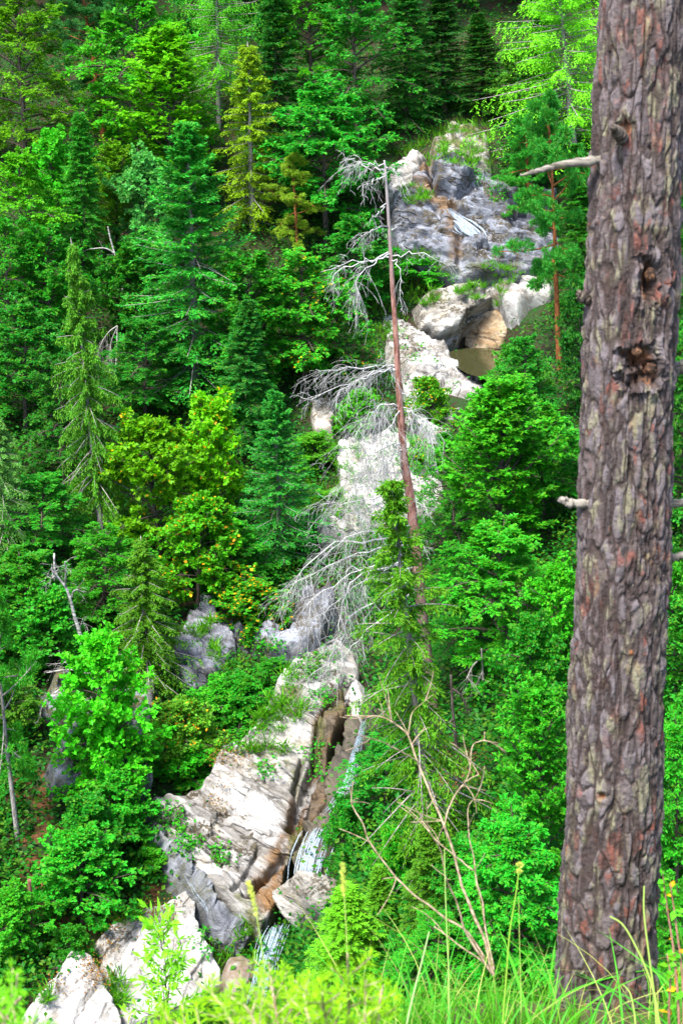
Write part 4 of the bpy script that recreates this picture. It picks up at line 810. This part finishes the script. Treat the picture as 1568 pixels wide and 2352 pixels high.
BR = [ # (picture polyline, metres towards the viewer at the tip, twigs, twig length, droop)
 ([(885,388),(862,374),(835,372),(800,385)], .3, 60, .8, .7), ([(884,392),(850,385),(815,366),(792,372)], -.4, 36, .6, .6), ([(884,384),(902,388),(918,402)], .3, 34, .6, .7), ([(886,400),(860,412),(832,426)], .6, 30, .5, .6),
 ([(889,470),(868,490),(850,500)], .5, 16, .5, .6), ([(892,520),(860,526),(822,545)], .2, 36, .7, .6), ([(893,530),(912,520),(925,508)], -.3, 10, .4, .4),
 ([(897,578),(850,600),(790,605),(735,628)], .6, 20, .7, .4), ([(897,584),(860,606),(820,640),(828,685)], 1.0, 70, 1.0, .8), ([(898,592),(840,602),(770,632),(764,668)], .2, 26, .7, .6), ([(898,592),(930,582),(975,586),(1022,603)], .2, 26, .5, .5), ([(898,596),(912,604),(922,640),(918,690)], .5, 18, .5, .7),
 ([(909,842),(870,842),(800,846),(720,852)], .3, 130, .9, .5), ([(910,846),(860,858),(790,884),(690,918)], -.2, 40, .8, .4), ([(910,848),(880,850),(830,868),(770,900)], .9, 70, .8, .6), ([(914,902),(935,908),(958,914)], .3, 4, .3, .3),
 ([(918,930),(880,930),(840,960),(812,1005)], .8, 190, 1.15, .8), ([(918,935),(895,945),(860,985),(835,1040)], .3, 150, 1.1, .9), ([(918,940),(905,960),(890,1000),(880,1050)], 1.1, 110, 1.0, .9), ([(918,930),(940,940),(970,962),(990,985)], .3, 80, .8, .8), ([(919,940),(945,950),(960,980)], -.3, 46, .6, .9),
 ([(925,1020),(890,1028),(850,1060),(825,1090)], .7, 130, 1.0, .8), ([(926,1030),(895,1050),(870,1090)], 1.0, 80, .9, .9),
 ([(930,1085),(870,1085),(810,1100),(770,1125)], .3, 130, 1.0, .6), ([(935,1120),(880,1140),(820,1150),(745,1155)], .8, 150, 1.0, .55), ([(938,1130),(905,1140),(850,1165),(790,1190)], -.2, 70, .9, .6), ([(941,1140),(962,1152),(985,1178)], .3, 14, .5, .5),
 ([(948,1200),(880,1215),(800,1235),(730,1290)], .7, 110, 1.1, .6), ([(950,1215),(960,1235),(975,1258)], .2, 6, .4, .5), ([(952,1250),(860,1262),(760,1296),(662,1350)], .6, 150, 1.3, .55), ([(954,1265),(870,1290),(770,1340),(690,1405)], 1.2, 120, 1.2, .6), ([(952,1245),(850,1240),(760,1255),(690,1320),(655,1375)], .2, 60, 1.0, .6),
 ([(955,1280),(880,1310),(820,1345),(770,1390),(700,1425)], .2, 60, 1.2, .6), ([(957,1290),(850,1310),(800,1350),(780,1430),(765,1500)], 1.0, 60, 1.0, .7), ([(957,1300),(880,1330),(800,1300),(797,1340),(795,1400)], .6, 30, .8, .8), ([(960,1320),(880,1370),(800,1420),(770,1500),(700,1560)], .5, 70, 1.1, .7),
 ([(963,1350),(900,1400),(830,1460),(760,1540)], 1.3, 60, 1.0, .7)]
g = np.random.default_rng(77)
for bi, (pl, tow, n, ln, dr) in enumerate(BR):
    if bi < 12: n = int(n*.62); ln *= .85
    k = len(pl); pts = spline(on_y(pl, DY-tow*np.linspace(0, 1, k)**1.0), 14)+np.r_[np.zeros((1, 3)), g.normal(size=(13, 3))*.035]
    L = np.linalg.norm(np.diff(pts, axis=0), axis=1).sum(); mb = MB()
    twiggy(mb, pts, np.linspace(.026, .006, 14)*(.6+.14*L), g, int(n*(.5 if n < 100 else .27))+3, ln*.8, dr*.8, 3, .12 if n > 60 else .3)
    o = link('branch', mb.mesh('dead_branch'), M_hair, root); place(o, b0)
# ------------------------------------------------------------------ spruce with the grey stem in front of it
proto('near', spruce, M_gbark, M_need, seed=203, H=12, R=1.8, cb=.22, nb=150, droop=.6, hang=.25, need=.12, w=.034, n2=22, n3=9, ragged=.85, tip=.35, power=.68, tr=.22, texp=1.15, dead=110)
plant('near', 'spruce_tree', 'spruce', 1015, 2195, 895, 1085, 290, (.060, .145, .006), 'golden-green drooping spruce with grey lower stem in front of the dead pine', None, d=34.0)
# ------------------------------------------------------------------ smaller dead trees
def snag(name, label, path, w0, w1, twigs, mat, cat='dead tree', base=None, seed=1, n=16, ln=.6, dr=.2, fork=()):
    d = float(hit(*path[-1])[0])-(0 if base is None else base)
    b = P(*path[-1], d); e = empty(name, b, label, cat); g = np.random.default_rng(seed); mb = MB()
    pts = spline(on_y(path, b[1]), 30); tubes(mb, pts[None, ::-1], np.linspace(w1, w0, 30)[None]/2/F*d, 7)
    o = link('trunk', mb.mesh(name+'_trunk'), mat, e); place(o, b)
    for pl in fork:
        q = spline(on_y(pl, b[1]-np.linspace(0, .5, len(pl))*(g.random()*2-.6)), 12); mb = MB(); twiggy(mb, q, np.linspace(w0*1.3, w0*.5, 12)/2/F*d, g, n, ln, dr, 2, .2, .006)
        o = link('branch', mb.mesh(name+'_branch'), mat, e); place(o, b)
    return e
snag('dead_birch', 'bleached dead birch with forked top and bare brush at its foot at lower left', [(125,1271),(128,1316),(150,1346),(162,1376),(172,1416),(182,1446),(192,1486),(205,1526),(211,1556),(218,1610)], 4, 12, 0, M_birch, seed=4, n=7, ln=.45, base=4.0,
     fork=[[(150,1346),(152,1315),(150,1290)], [(134,1330),(122,1312),(120,1296)], [(164,1372),(170,1358),(180,1354)], [(185,1440),(190,1428),(191,1422)], [(128,1320),(118,1330),(120,1322)], [(205,1548),(160,1538),(108,1545)], [(206,1552),(150,1575),(100,1612)], [(210,1570),(160,1590),(110,1600)], [(204,1540),(170,1520),(130,1525)], [(208,1560),(170,1565),(150,1620)]])
snag('dead_tree', 'thin bare snag standing among maples right of the hanging spruce', [(248,520),(256,556),(266,590),(280,645),(288,720)], 3, 6, 0, M_birch, seed=6, n=4, fork=[[(262,580),(240,570),(205,572)], [(272,620),(262,600),(258,590)]])
snag('dead_tree', 'bare brown stem in the dark gap right of the near grey spruce stem', [(1035,1550),(1040,1640),(1050,1740),(1060,1850)], 5, 11, 0, M_bark, seed=8, n=10, ln=.8, dr=.4, fork=[[(1036,1580),(1060,1600),(1075,1640)], [(1042,1650),(1020,1670),(1000,1690)], [(1050,1740),(1080,1750),(1100,1800)]])
snag('dead_tree', 'thin grey dead stem under the bright layered beech right of the near spruce', [(1105,1490),(1108,1540),(1112,1640)], 4, 6, 0, M_gbark, seed=9, n=10, ln=.6, fork=[[(1106,1510),(1085,1530),(1070,1560)], [(1108,1540),(1095,1570),(1080,1600)]])
snag('dead_tree', 'snapped brown stem on the rusty litter slope at lower left', [(68,2020),(74,2100),(84,2185)], 9, 11, 0, M_red, seed=10)
snag('dead_tree', 'bare grey dead stem hung with hoary twigs beside the hanging spruce', [(270,748),(268,820),(262,900)], 2, 4, 0, M_dead, seed=12, n=26, ln=.9, dr=.9, fork=[[(270,748),(248,765),(228,800),(222,840)], [(268,755),(255,790),(252,850)]])
def log(label, a, b, w, mat, lift=.2):
    d1, d2 = (float(hit(*q)[0])-lift for q in (a, b)); p = np.linspace(P(*a, d1), P(*b, d2), 12); g = np.random.default_rng(int(a[0])); p[1:-1] += g.normal(size=(10, 3))*.03
    mb = MB(); tubes(mb, p[None], np.linspace(w, w*.6, 12)[None]/2/F*d1, 7); o = link('fallen_log', mb.mesh('fallen_log'), mat); c = p.mean(0); place(o, c); tag(o, label, 'log', 'fallen logs')
log('dark log lying on the upper left rim of the great slab', (495,1700), (560,1690), 9, M_bark)
log('dark leaning log above the orange-leaved maple', (540,1270), (595,1335), 14, M_bark, .6)
log('thin grey log pointing at the dead pine foot above the great slab', (735,1480), (825,1455), 6, M_deadspruce)
log('brown log among litter left of the upper pale slab', (1030,1800), (1110,1760), 6, M_red)
# ------------------------------------------------------------------ the big pine stem in the foreground
TB, TT = (1386, 2300), (1478, -60)
db = 5.45; tb = P(*TB, db); 
def taxis(py):
    py = np.asarray(py, float); px = TB[0]+(TB[1]-py)/(TB[1]-TT[1])*(TT[0]-TB[0]); r = ray(px, py)
    y = tb[1]+.55*(TB[1]-py)/(TB[1]-TT[1]); return r*(y/r[..., 1])[..., None]
pys = np.linspace(2480, -300, 200); ax = taxis(pys); dd_ = ax@FWD
rr = np.interp(pys, [-300, 0, 600, 1180, 2000, 2200, 2290, 2480], [98, 101, 104, 103, 109, 113, 119, 136])/F*dd_
cl = np.r_[0, np.cumsum(np.linalg.norm(np.diff(ax, axis=0), axis=1))]; LT = cl[-1]
NU, NV = 340, 1500
vs = np.linspace(0, LT, NV); A = np.c_[[np.interp(vs, cl, ax[:, k]) for k in range(3)]].T; R_ = np.interp(vs, cl, rr); PY = np.interp(vs, cl, pys)
tn = unit(A[-1]-A[0]); e1 = unit(np.cross(UPV, tn)); e1 = RT-tn*(RT@tn); e1 = unit(e1); e2 = np.cross(tn, e1)   # e2 points away from the viewer
th = np.arange(NU)*2*math.pi/NU; U, V_ = np.meshgrid(th, vs); r0 = .18
Ps = np.c_[(np.cos(U)*r0).ravel(), (np.sin(U)*r0).ravel(), V_.ravel()]
def cells(P3, s, seed, warp=.5):
    """F1, F2 and a cell value of 3-D cells stretched along the stem"""
    q = P3/np.array(s)+warp*np.c_[fbm(P3/np.array(s)*.9, 3, seed), fbm(P3/np.array(s)*.9+40, 3, seed+1), fbm(P3/np.array(s)*.9+80, 3, seed+2)]
    i = np.floor(q).astype(np.int64); f1 = np.full(len(q), 9.); f2 = np.full(len(q), 9.); idv = np.zeros(len(q))
    for dx in (-1, 0, 1):
        for dy in (-1, 0, 1):
            for dz in (-1, 0, 1):
                a, b, c = i[:, 0]+dx, i[:, 1]+dy, i[:, 2]+dz
                pt = np.c_[a+_h(a, b, c, seed), b+_h(a, b, c, seed+5), c+_h(a, b, c, seed+9)]; d = np.linalg.norm(q-pt, axis=1)
                n = d < f1; f2 = np.where(n, f1, np.minimum(f2, d)); idv = np.where(n, _h(a, b, c, seed+13), idv); f1 = np.where(n, d, f1)
    return f1, f2, idv
f1, f2, id1 = cells(Ps, (.060, .060, .17), 5, .8); g1, g2, id2 = cells(Ps, (.030, .030, .075), 25, .7)
crack = sstep(.0, .30, f2-f1); flake = sstep(0, .35, g2-g1)
low = fbm(Ps/np.array([.06, .06, .4]), 3, 91)
fis = fbm(Ps/np.array([.045, .045, .45]), 4, 33, True); fis = sstep(.50, .80, fis)
hgt = .010*(crack-1)+.0035*(flake-1)*crack+.006*(id1-.5)+.004*(id2-.5)+.006*fbm(Ps*np.array([55, 55, 30]), 5, 61)+.014*low-.010*fis
knot = np.zeros(len(Ps)); th0 = np.arctan2(-1, 0)
for kx, ky, sx, sy, dp in [(1472,640,.040,.056,.060),(1446,815,.055,.036,.060),(1470,855,.040,.038,.06),(1440,860,.040,.030,.055),(1412,300,.020,.035,.022),(1362,1790,.014,.016,.02),(1430,1470,.012,.014,-.012)]:
    j = np.argmin(np.abs(PY-ky)); off = (ray(kx, ky)*(A[j]@FWD)-A[j])@e1; ang = math.asin(np.clip(off/R_[j], -.95, .95))-math.pi/2
    du = (np.mod(U.ravel()-ang+math.pi, 2*math.pi)-math.pi)*R_[j]; dv = V_.ravel()-vs[j]
    wv = fbm(Ps*28, 4, 71); q = np.sqrt((du/sx)**2+(dv/sy)**2)+wv*.75
    hgt = hgt-dp*np.exp(-np.maximum(q, 0)**2*1.1)+.012*abs(dp)/.05*np.exp(-((q-1.6)/.5)**2)*(wv > -.1); knot = np.maximum(knot, np.exp(-np.maximum(q, 0)**2*.8))
radial = np.cos(U)[..., None]*e1+np.sin(U)[..., None]*e2
RR = np.repeat(R_[:, None], NU, 1)*(1+.03*np.cos(U*2+1)+.02*np.cos(U*3+V_*.6))+hgt.reshape(NV, NU)
TV = A[:, None]+radial*RR[..., None]
jj, ii = np.meshgrid(np.arange(NV-1), np.arange(NU), indexing='ij'); a0 = jj*NU+ii; a1 = jj*NU+(ii+1) % NU
fq = np.stack([a0, a1, a1+NU, a0+NU], -1).reshape(-1, 4)
t = NT('pine_bark'); pid, fid, cr, kn = t.attr('plate'), t.attr('flake'), t.attr('crack'), t.attr('knot')
co = t.coord(); n = t.noise(co, 60, 5, .7); n5 = t.noise(co, 7, 4, .6); n9 = t.noise(t.coord((1, 1, .35)), 18, 5, .65)
c = t.mix(t.ramp(fid, .1, .9), (.046, .037, .038), (.122, .104, .110))
c = t.mix(t.math('MULTIPLY', t.ramp(pid, .2, .8), .5), c, (.088, .066, .062))
red = t.math('MULTIPLY', t.ramp(t.math('FRACT', t.math('MULTIPLY', fid, 5.7)), .72, .80), t.ramp(n5, .42, .58)); c = t.mix(t.math('MULTIPLY', red, .72), c, (.15, .042, .024))
li = t.math('MULTIPLY', t.ramp(n9, .46, .60), t.ramp(t.math('FRACT', t.math('MULTIPLY', fid, 3.3)), .35, .6)); c = t.mix(t.math('MULTIPLY', li, .75), c, (.185, .175, .105))
c = t.mix(t.ramp(cr, .0, .7, .85, 0), c, (.028, .018, .016)); c = t.mix(t.math('MULTIPLY', t.ramp(n, .45, .75), .35), c, (.08, .06, .05))
c = t.mix(t.math('MULTIPLY', t.ramp(kn, .25, .7), .9), c, t.mix(t.ramp(n9, .4, .6), (.02, .012, .008), (.15, .06, .025)))
t.pbr(c, .85, t.bump(t.math('ADD', n, n9), .012), .25); M_trunk = t.m
root = empty('pine_tree', A[np.argmin(np.abs(PY-2300))], 'thick scaly pine stem with red-grey bark and stub branches standing close on the right', 'pine')
org = np.array(root.location)
me = mesh_np('pine_stem', TV.reshape(-1, 3), fq, {'plate': id1, 'flake': id2, 'crack': np.minimum(np.minimum(crack, .45+.55*flake), 1-fis), 'knot': knot})
o = link('trunk', me, M_trunk, root); place(o, org)
def stub(path, w, twist=0., mat=None, y=None, tow=0., seed=1):
    p0 = taxis(path[0][1]); yy = p0[1]-.05 if y is None else y
    pts = spline(on_y(path, yy-np.linspace(0, tow, len(path))), 26); g = np.random.default_rng(seed)
    ww = np.interp(np.linspace(0, 1, 26), np.linspace(0, 1, len(w)), w)/2/F*np.linalg.norm(pts, axis=1)*(1+.10*g.normal(size=26))
    mb = MB(); tubes(mb, (pts+g.normal(size=(26, 3))*.0015)[None], ww[None], 12, g.random((1, 26)))
    o = link('branch_stub', mb.mesh('branch_stub'), mat or M_stub, root); place(o, org)
t = NT('weathered_stub'); n = t.noise(t.coord((1, 20, 20)), 3, 6, .7); n2 = t.noise(t.coord(), 14, 4)
c = t.mix(t.ramp(n, .35, .65), (.06, .05, .04), (.22, .20, .17)); c = t.mix(t.ramp(n2, .56, .66, 0, .7), c, (.17, .17, .08)); t.pbr(c, .85, t.bump(n, .004), .2); M_stub = t.m
stub([(1400,366),(1345,371),(1290,378),(1250,388),(1222,396),(1194,402)], [26, 20, 16, 13, 10, 5], tow=.1, seed=2)
stub([(1350,1156),(1310,1156),(1296,1150),(1282,1147)], [24, 20, 18, 12], seed=3)
stub([(1500,1155),(1540,1157),(1570,1156),(1600,1158)], [22, 20, 16, 14], y=taxis(1155)[1]+.1, seed=4)
stub([(1490,1285),(1530,1284),(1555,1278),(1600,1268)], [26, 20, 19, 15], y=taxis(1280)[1]+.08, seed=5)
stub([(1520,845),(1548,846),(1575,842),(1610,838)], [40, 34, 32, 26], y=taxis(840)[1]+.1, seed=6)
stub([(1428,318),(1416,303),(1406,292)], [30, 26, 14], tow=.07, y=taxis(320)[1]-.13, seed=7, mat=M_bark)
stub([(1350,690),(1334,680),(1328,672)], [26, 24, 14], seed=8, mat=M_trunkstub if 'M_trunkstub' in globals() else M_bark)
def lump(px, py, s, seed):
    c = taxis(py); j = np.argmin(np.abs(PY-py)); off = (ray(px, py)*(A[j]@FWD)-A[j])@e1; c = A[j]+e1*off-e2*(math.sqrt(max(R_[j]**2-off**2, 1e-4))-.028)
    import bmesh
    bm = bmesh.new(); bmesh.ops.create_icosphere(bm, subdivisions=4, radius=1); v = np.array([x.co[:] for x in bm.verts]); v = v*(1+.35*fbm(v*1.8, 4, seed))[:, None]*np.array(s)+c-org
    for x, y in zip(bm.verts, v): x.co = y
    me = bpy.data.meshes.new('knot'); bm.to_mesh(me); bm.free()
    o = link('knot', me, M_knot, root)
t = NT('knot_wood'); n = t.noise(t.coord(), 40, 6, .7); t.pbr(t.mix(t.ramp(n, .4, .65), (.02, .012, .008), (.20, .10, .055)), .9, t.bump(n, .01), .2); M_knot = t.m
lump(1474, 628, (.017, .017, .024), 3); lump(1478, 838, (.020, .018, .020), 5); lump(1443, 800, (.017, .015, .016), 8); lump(1430, 1470, (.008, .008, .010), 9); lump(1362, 1790, (.008, .008, .010), 11)
# ------------------------------------------------------------------ grass on the bank
def ribbons(mb, p, w, side, a):
    M, K, _ = p.shape; v = np.stack([p-side*w[..., None]*.5, p+side*w[..., None]*.5], 2).reshape(-1, 3)
    b = (np.arange(M)*K*2)[:, None]; k = np.arange(K-1)[None]*2; i = (b+k); q = np.stack([i, i+1, i+3, i+2], -1).reshape(-1, 4); mb.add(v, q, None, np.repeat(a, K*2))
def blades(name, n, box, hmin, hmax, wid, tint, alpha, seed, lean=.5):
    g = np.random.default_rng(seed); x = g.uniform(box[0], box[2], n); y = g.uniform(box[1], box[3], n)
    dens = fbm(np.c_[x, y, 0*x]*3.0, 3, seed); ok = dens > -.12+.35*(g.random(n)-.5); x, y, dens = x[ok], y[ok], dens[ok]; n = len(x)
    b = np.c_[x, y, bank(x, y)-.02]; h = hmin+(hmax-hmin)*g.random(n)**1.6*(.6+.8*np.clip(dens+.3, 0, 1)); az = g.random(n)*6.28; ln = lean*(.3+g.random(n))
    di = unit(np.c_[np.cos(az)*ln*.4, np.sin(az)*ln*.4, np.ones(n)]); be = np.c_[np.cos(az)*ln*.8, np.sin(az)*ln*.8, -.45*ln]
    p = curve_pts(b, di, be, h, 7); sd = np.c_[-np.sin(az), np.cos(az), np.zeros(n)][:, None]*np.ones((1, 7, 1)); w = (wid*(.6+.7*g.random(n)))[:, None]*np.array([.7, 1, 1, .9, .7, .45, .05])[None]
    mb = MB(); ribbons(mb, p, w, sd, np.clip(g.random(n)*.6+.4*np.repeat(g.random(n), 1), 0, 1)); o = link(name, mb.mesh(name), M_leaf); o.color = (*tint, alpha); return tag(o, kind='stuff')
blades('grass', 16000, (-.6, 2.6, 3.2, 4.75), .10, .28, .006, (.048, .145, .010), 1, 3)
blades('grass', 1600, (-.3, 3.0, 2.6, 4.7), .2, .48, .008, (.04, .17, .02), 1, 4, .8)
blades('grass', 60, (-.3, 1.6, 3.0, 4.3), .35, .6, .011, (.045, .16, .015), 1, 8, 1.0)
blades('grass', 900, (-.4, 2.9, 3.0, 4.8), .15, .55, .0035, (.30, .22, .10), 1, 5, .9)
# tall stalks
def stalk(label, path, d, w, mat_tint, head=None, seed=1, cat='grass stalk', name='grass_stalk'):
    p = spline(P(np.array([q[0] for q in path]), np.array([q[1] for q in path]), np.linspace(d, d*.985, len(path))), 24); mb = MB(); tubes(mb, p[None], np.linspace(w*.45, w*.75, 24)[None]/2/F*d, 5, np.full((1, 24), .5))
    foot = np.array([p[-1, 0], p[-1, 1], float(bank(p[-1:, 0], p[-1:, 1])[0])-.03]); tubes(mb, np.linspace(p[-1], foot, 5)[None], np.full((1, 5), w*.75/2/F*d), 5, np.full((1, 5), .5))
    e = empty(name, foot, label, cat, 'grass stalks'); p = np.concatenate([p, foot[None]]); o = link('stem', mb.mesh('stem'), M_leaf, e); place(o, p[-1]); o.color = (*mat_tint, 1)
    if head:
        g = np.random.default_rng(seed); n = 260; tt = g.random(n)*head; q = p[(tt*23).astype(int)]; ax_ = unit(p[0]-p[8]); dr = unit(ax_+g.normal(size=(n, 3))*.35); mb = MB()
        leaves(mb, q, dr, unit(g.normal(size=(n, 3))), .012*d/3*np.ones(n), .003*d/3*np.ones(n), g.random(n)); o = link('seed_head', mb.mesh('seed_head', False), M_leaf, e); place(o, p[-1]); o.color = (.42, .30, .11, 1)
ST = (.30, .26, .11)
stalk('straw-coloured seed head leaning in front of the great slab', [(572,2034),(580,2062),(590,2108),(600,2170),(606,2230),(608,2400)], 3.0, 4, ST, .42, 3)
stalk('upright pale seed head right of the rounded boulder', [(787,1992),(789,2040),(793,2100),(797,2200),(800,2420)], 3.0, 4, ST, .36, 4)
stalk('tall green-tipped grass stalk left of the foreground trunk', [(1192,1992),(1183,2060),(1170,2140),(1162,2240),(1155,2330),(1150,2420)], 4.3, 7, (.20, .22, .05), .06, 5)
stalk('thin straw stalk right of the tall green-tipped stalk', [(1190,2060),(1192,2150),(1195,2260),(1196,2330)], 4.5, 3, ST)
stalk('bent straw blade crossing the lower trunk', [(1400,2105),(1430,2125),(1462,2180),(1488,2240),(1505,2300),(1515,2380)], 4.1, 8, ST)
stalk('upright straw blade at the right edge of the lower trunk', [(1478,2035),(1478,2100),(1490,2200),(1503,2300),(1508,2400)], 4.1, 7, ST)
stalk('short curled straw blade at the foot of the trunk', [(1430,2262),(1446,2282),(1456,2330),(1460,2400)], 4.0, 6, ST)
stalk('pale stalk beside the bare sapling stems', [(1020,1950),(1022,2040),(1026,2150),(1030,2240),(1030,2330)], 4.6, 5, (.28, .27, .14))
stalk('leaning dry stalk left of the bare sapling', [(985,2140),(968,2210),(950,2280),(934,2352),(928,2420)], 4.2, 8, (.30, .27, .22))
# ------------------------------------------------------------------ bare sapling
t = NT('sapling_bark'); n = t.noise(t.coord(), 40, 5, .7); t.pbr(t.mix(t.ramp(n, .35, .65), (.13, .09, .052), (.36, .28, .19)), .8, t.bump(n, .002), .2); M_sap = t.m
dS = 5.0; bS = P(1134, 2240, dS); root = empty('bare_sapling', bS, 'leafless pale brown sapling fanning out of the grass left of the foreground trunk', 'sapling')
for pl, w in [([(1134,2240),(1124,2214),(1109,2149),(1074,2064),(1049,1989),(1024,1899),(999,1839),(964,1764),(934,1691),(905,1662),(876,1646),(835,1644),(794,1646)], (13, 5)), ([(959,1751),(925,1728),(884,1708),(845,1692),(814,1681)], (6, 3)), ([(934,1691),(940,1660),(954,1631),(989,1596)], (5, 2)),
  ([(1022,1892),(1024,1884),(1039,1839),(1055,1812),(1069,1794),(1079,1764),(1084,1711),(1098,1702),(1114,1698),(1111,1681)], (7, 4)), ([(1069,1794),(1084,1785),(1097,1778),(1088,1765)], (4, 3)), ([(1128,2230),(1124,2194),(1104,2074),(1089,2004),(1079,1914),(1076,1854),(1094,1824)], (9, 4)),
  ([(1086,1999),(1060,1980),(1034,1959),(999,1929),(980,1898),(964,1869)], (6, 3)), ([(1130,2235),(1069,2139),(1044,2064),(1024,2014),(1018,1960),(999,1929),(985,1890),(979,1839)], (9, 3)), ([(1110,2200),(1069,2134),(1014,2104),(949,2054),(894,1999),(854,1939),(834,1889),(815,1862),(804,1839),(809,1794)], (9, 5)),
  ([(1134,2240),(1109,2214),(1054,2169),(999,2129)], (8, 6))]:
    p = spline(P(np.array([q[0] for q in pl]), np.array([q[1] for q in pl]), dS-np.linspace(0, .25, len(pl))*((len(pl) % 3)-1)), 40); g = np.random.default_rng(len(pl)); p = p+np.c_[fbm(p*9, 3, len(pl)), fbm(p*9, 3, len(pl)+3), 0*p[:, 0]]*.012
    mb = MB(); tubes(mb, p[None], (np.linspace(w[0]*.55, w[1]*.42, 40)*(1+.25*g.random(40)))[None]/2/F*dS, 7); k = max(1, len(pl)-3); i = g.integers(14, 39, k); tubes(mb, curve_pts(p[i], unit(unit(p[i]-p[i-1])*.7+g.normal(size=(k, 3))*.55), g.normal(size=(k, 3))*.25, .06+.10*g.random(k), 6), np.linspace(.0022, .0010, 6)[None]*np.ones((k, 1)), 4); o = link('stem', mb.mesh('sapling_stem'), M_sap, root); place(o, bS)
# ------------------------------------------------------------------ bright spruce shoots at the lower edge
def shoots(label, base, twigs, d, tint, nl=.022, seed=1, name='young_spruce'):
    g = np.random.default_rng(seed); bp = P(*base, d); e = empty(name, bp, label, 'young spruce', 'young spruces by the camera'); wood, cr = MB(), MB()
    bp = np.array([bp[0], bp[1], float(bank(bp[None, 0], bp[None, 1])[0])]); e.location = bp
    for pl in twigs:
        tubes(wood, spline([bp, bp*.5+P(*pl[0], d)*.5+np.array([.03, 0, .05]), P(*pl[0], d)], 10)[None], np.linspace(.009, .005, 10)[None], 6)
        dv = d+g.normal()*.12+np.linspace(0, g.normal()*.12, len(pl)); dv[0] = d; p = spline(P(np.array([q[0] for q in pl]), np.array([q[1] for q in pl]), dv), 20)
        tubes(wood, p[None], np.linspace(.005, .0018, 20)[None], 6)
        L = np.linalg.norm(np.diff(p, axis=0), axis=1).sum(); n = max(4, int(L/.030)); T = .1+.85*(np.arange(n)+.5)/n; i = (T*18).astype(int); tan = unit(p[i+1]-p[i])
        sgn = np.where(np.arange(n) % 2, 1., -1.)[:, None]; sd_ = unit(np.cross(tan, np.array([0, -.6, .8]))); sd = unit(tan*.75+sd_*sgn*.75+g.normal(size=(n, 3))*.2); sl = L*.27*(1-.72*T)*(.7+.5*g.random(n))+.012
        tubes(wood, curve_pts(p[i], sd, np.zeros((n, 3))+np.array([0, 0, .1]), sl, 5), np.linspace(.002, .001, 5)[None]*np.ones((n, 1)), 4)
        cp = np.concatenate([curve_pts(p[i], sd, np.zeros((n, 3))+np.array([0, 0, .1]), sl, 24).reshape(-1, 3)]+[p]*2); ct = np.concatenate([np.repeat(sd, 24, 0), np.repeat(unit(np.gradient(p, axis=0)), 2, 0)[:40]])
        m = 2; q = np.repeat(cp, m, 0); tt = np.repeat(ct, m, 0); k = len(q); dr = unit(tt*.65+g.normal(size=(k, 3))*.6+UPV*.15); leaves(cr, q, dr, unit(g.normal(size=(k, 3))), nl*(.7+.5*g.random(k)), .0026*np.ones(k), np.clip(.3+.7*g.random(k), 0, 1), .5)
    o = link('stem', wood.mesh('shoot_stem'), M_sap, e); place(o, bp); o = link('crown', cr.mesh('shoot_needles', False), M_need, e); place(o, bp); o.color = (*tint, 1)
YS = (.17, .235, .006)
shoots('blurred yellow-green young spruce along the bottom edge left of the grass', (720, 2620), [[(780,2560),(800,2420),(800,2300),(798,2190)], [(700,2560),(650,2400),(628,2290),(618,2212)], [(820,2500),(860,2380),(872,2300),(880,2262)], [(640,2520),(560,2400),(510,2310),(470,2268)], [(740,2520),(720,2380),(700,2300),(712,2238)], [(600,2520),(490,2420),(420,2360),(360,2330)], [(700,2500),(600,2380),(570,2320),(530,2290)], [(780,2520),(770,2420),(745,2330),(740,2280)], [(660,2500),(660,2400),(668,2330),(655,2262)], [(800,2520),(838,2420),(838,2340),(840,2250)]], 2.5, YS, seed=3)
shoots('blurred yellow-green spruce tips in the bottom left corner', (-60, 2600), [[(-60,2520),(-10,2400),(20,2330),(48,2290)], [(-80,2480),(-40,2380),(-10,2320),(12,2290)], [(-40,2560),(30,2440),(60,2380),(80,2340)]], 2.4, (.11, .24, .010), seed=5)
proto('airy', spruce, M_bark, M_need, seed=301, H=10, R=1.7, cb=.5, nb=42, droop=.2, hang=.1, need=.20, w=.05, n2=9, n3=5, ragged=.6, tip=.6, power=.6, tr=.06)
plant('airy', 'young_spruce', 'young spruce', 420, 3350, 378, 2110, 300, (.12, .24, .012), 'airy young conifer rising in front of the flat sunlit slab', None, d=9.0)
# ------------------------------------------------------------------ yellowing shrub at the right edge
g = np.random.default_rng(19); dY = 4.2; bY = P(1560, 2440, dY); root = empty('shrub', bY, 'thin red-stemmed shrub with yellow and orange leaves at the right edge', 'shrub'); wood, cr, au = MB(), MB(), MB()
for pl in [[(1560,2440),(1556,2300),(1545,2180),(1530,2080),(1520,2000)], [(1570,2420),(1566,2250),(1552,2130),(1538,2030)], [(1540,2440),(1535,2330),(1538,2240),(1530,2190)]]:
    p = spline(P(np.array([q[0] for q in pl]), np.array([q[1] for q in pl]), dY), 30); tubes(wood, p[None], np.linspace(.005, .002, 30)[None], 6)
    for m_, n, lo_, hi_ in ((cr, 20, 0, 30), (au, 4, 18, 30)):
        q = p[g.integers(lo_, hi_, n)]; dr = unit(np.c_[g.normal(size=(n, 2)), g.normal(size=n)*.5+.1]); leaves(m_, q, dr, unit(UPV+g.normal(size=(n, 3))*.6), .036*(.6+.6*g.random(n)), .019*(.7+.5*g.random(n)), g.random(n))
_n0 = cr.n; cr.v += au.v; cr.a += [x*.0+.97 for x in au.a]; cr.q += [q+_n0 for q in au.q]; cr.n += au.n
for nm, m_, mt_, c_, al in (('stem', wood, M_red, None, 1), ('crown', cr, M_leaf, (.06, .2, .012), .80)):
    o = link(nm, m_.mesh(nm, nm == 'stem'), mt_, root); place(o, bY)
    if c_: o.color = (*c_, al)
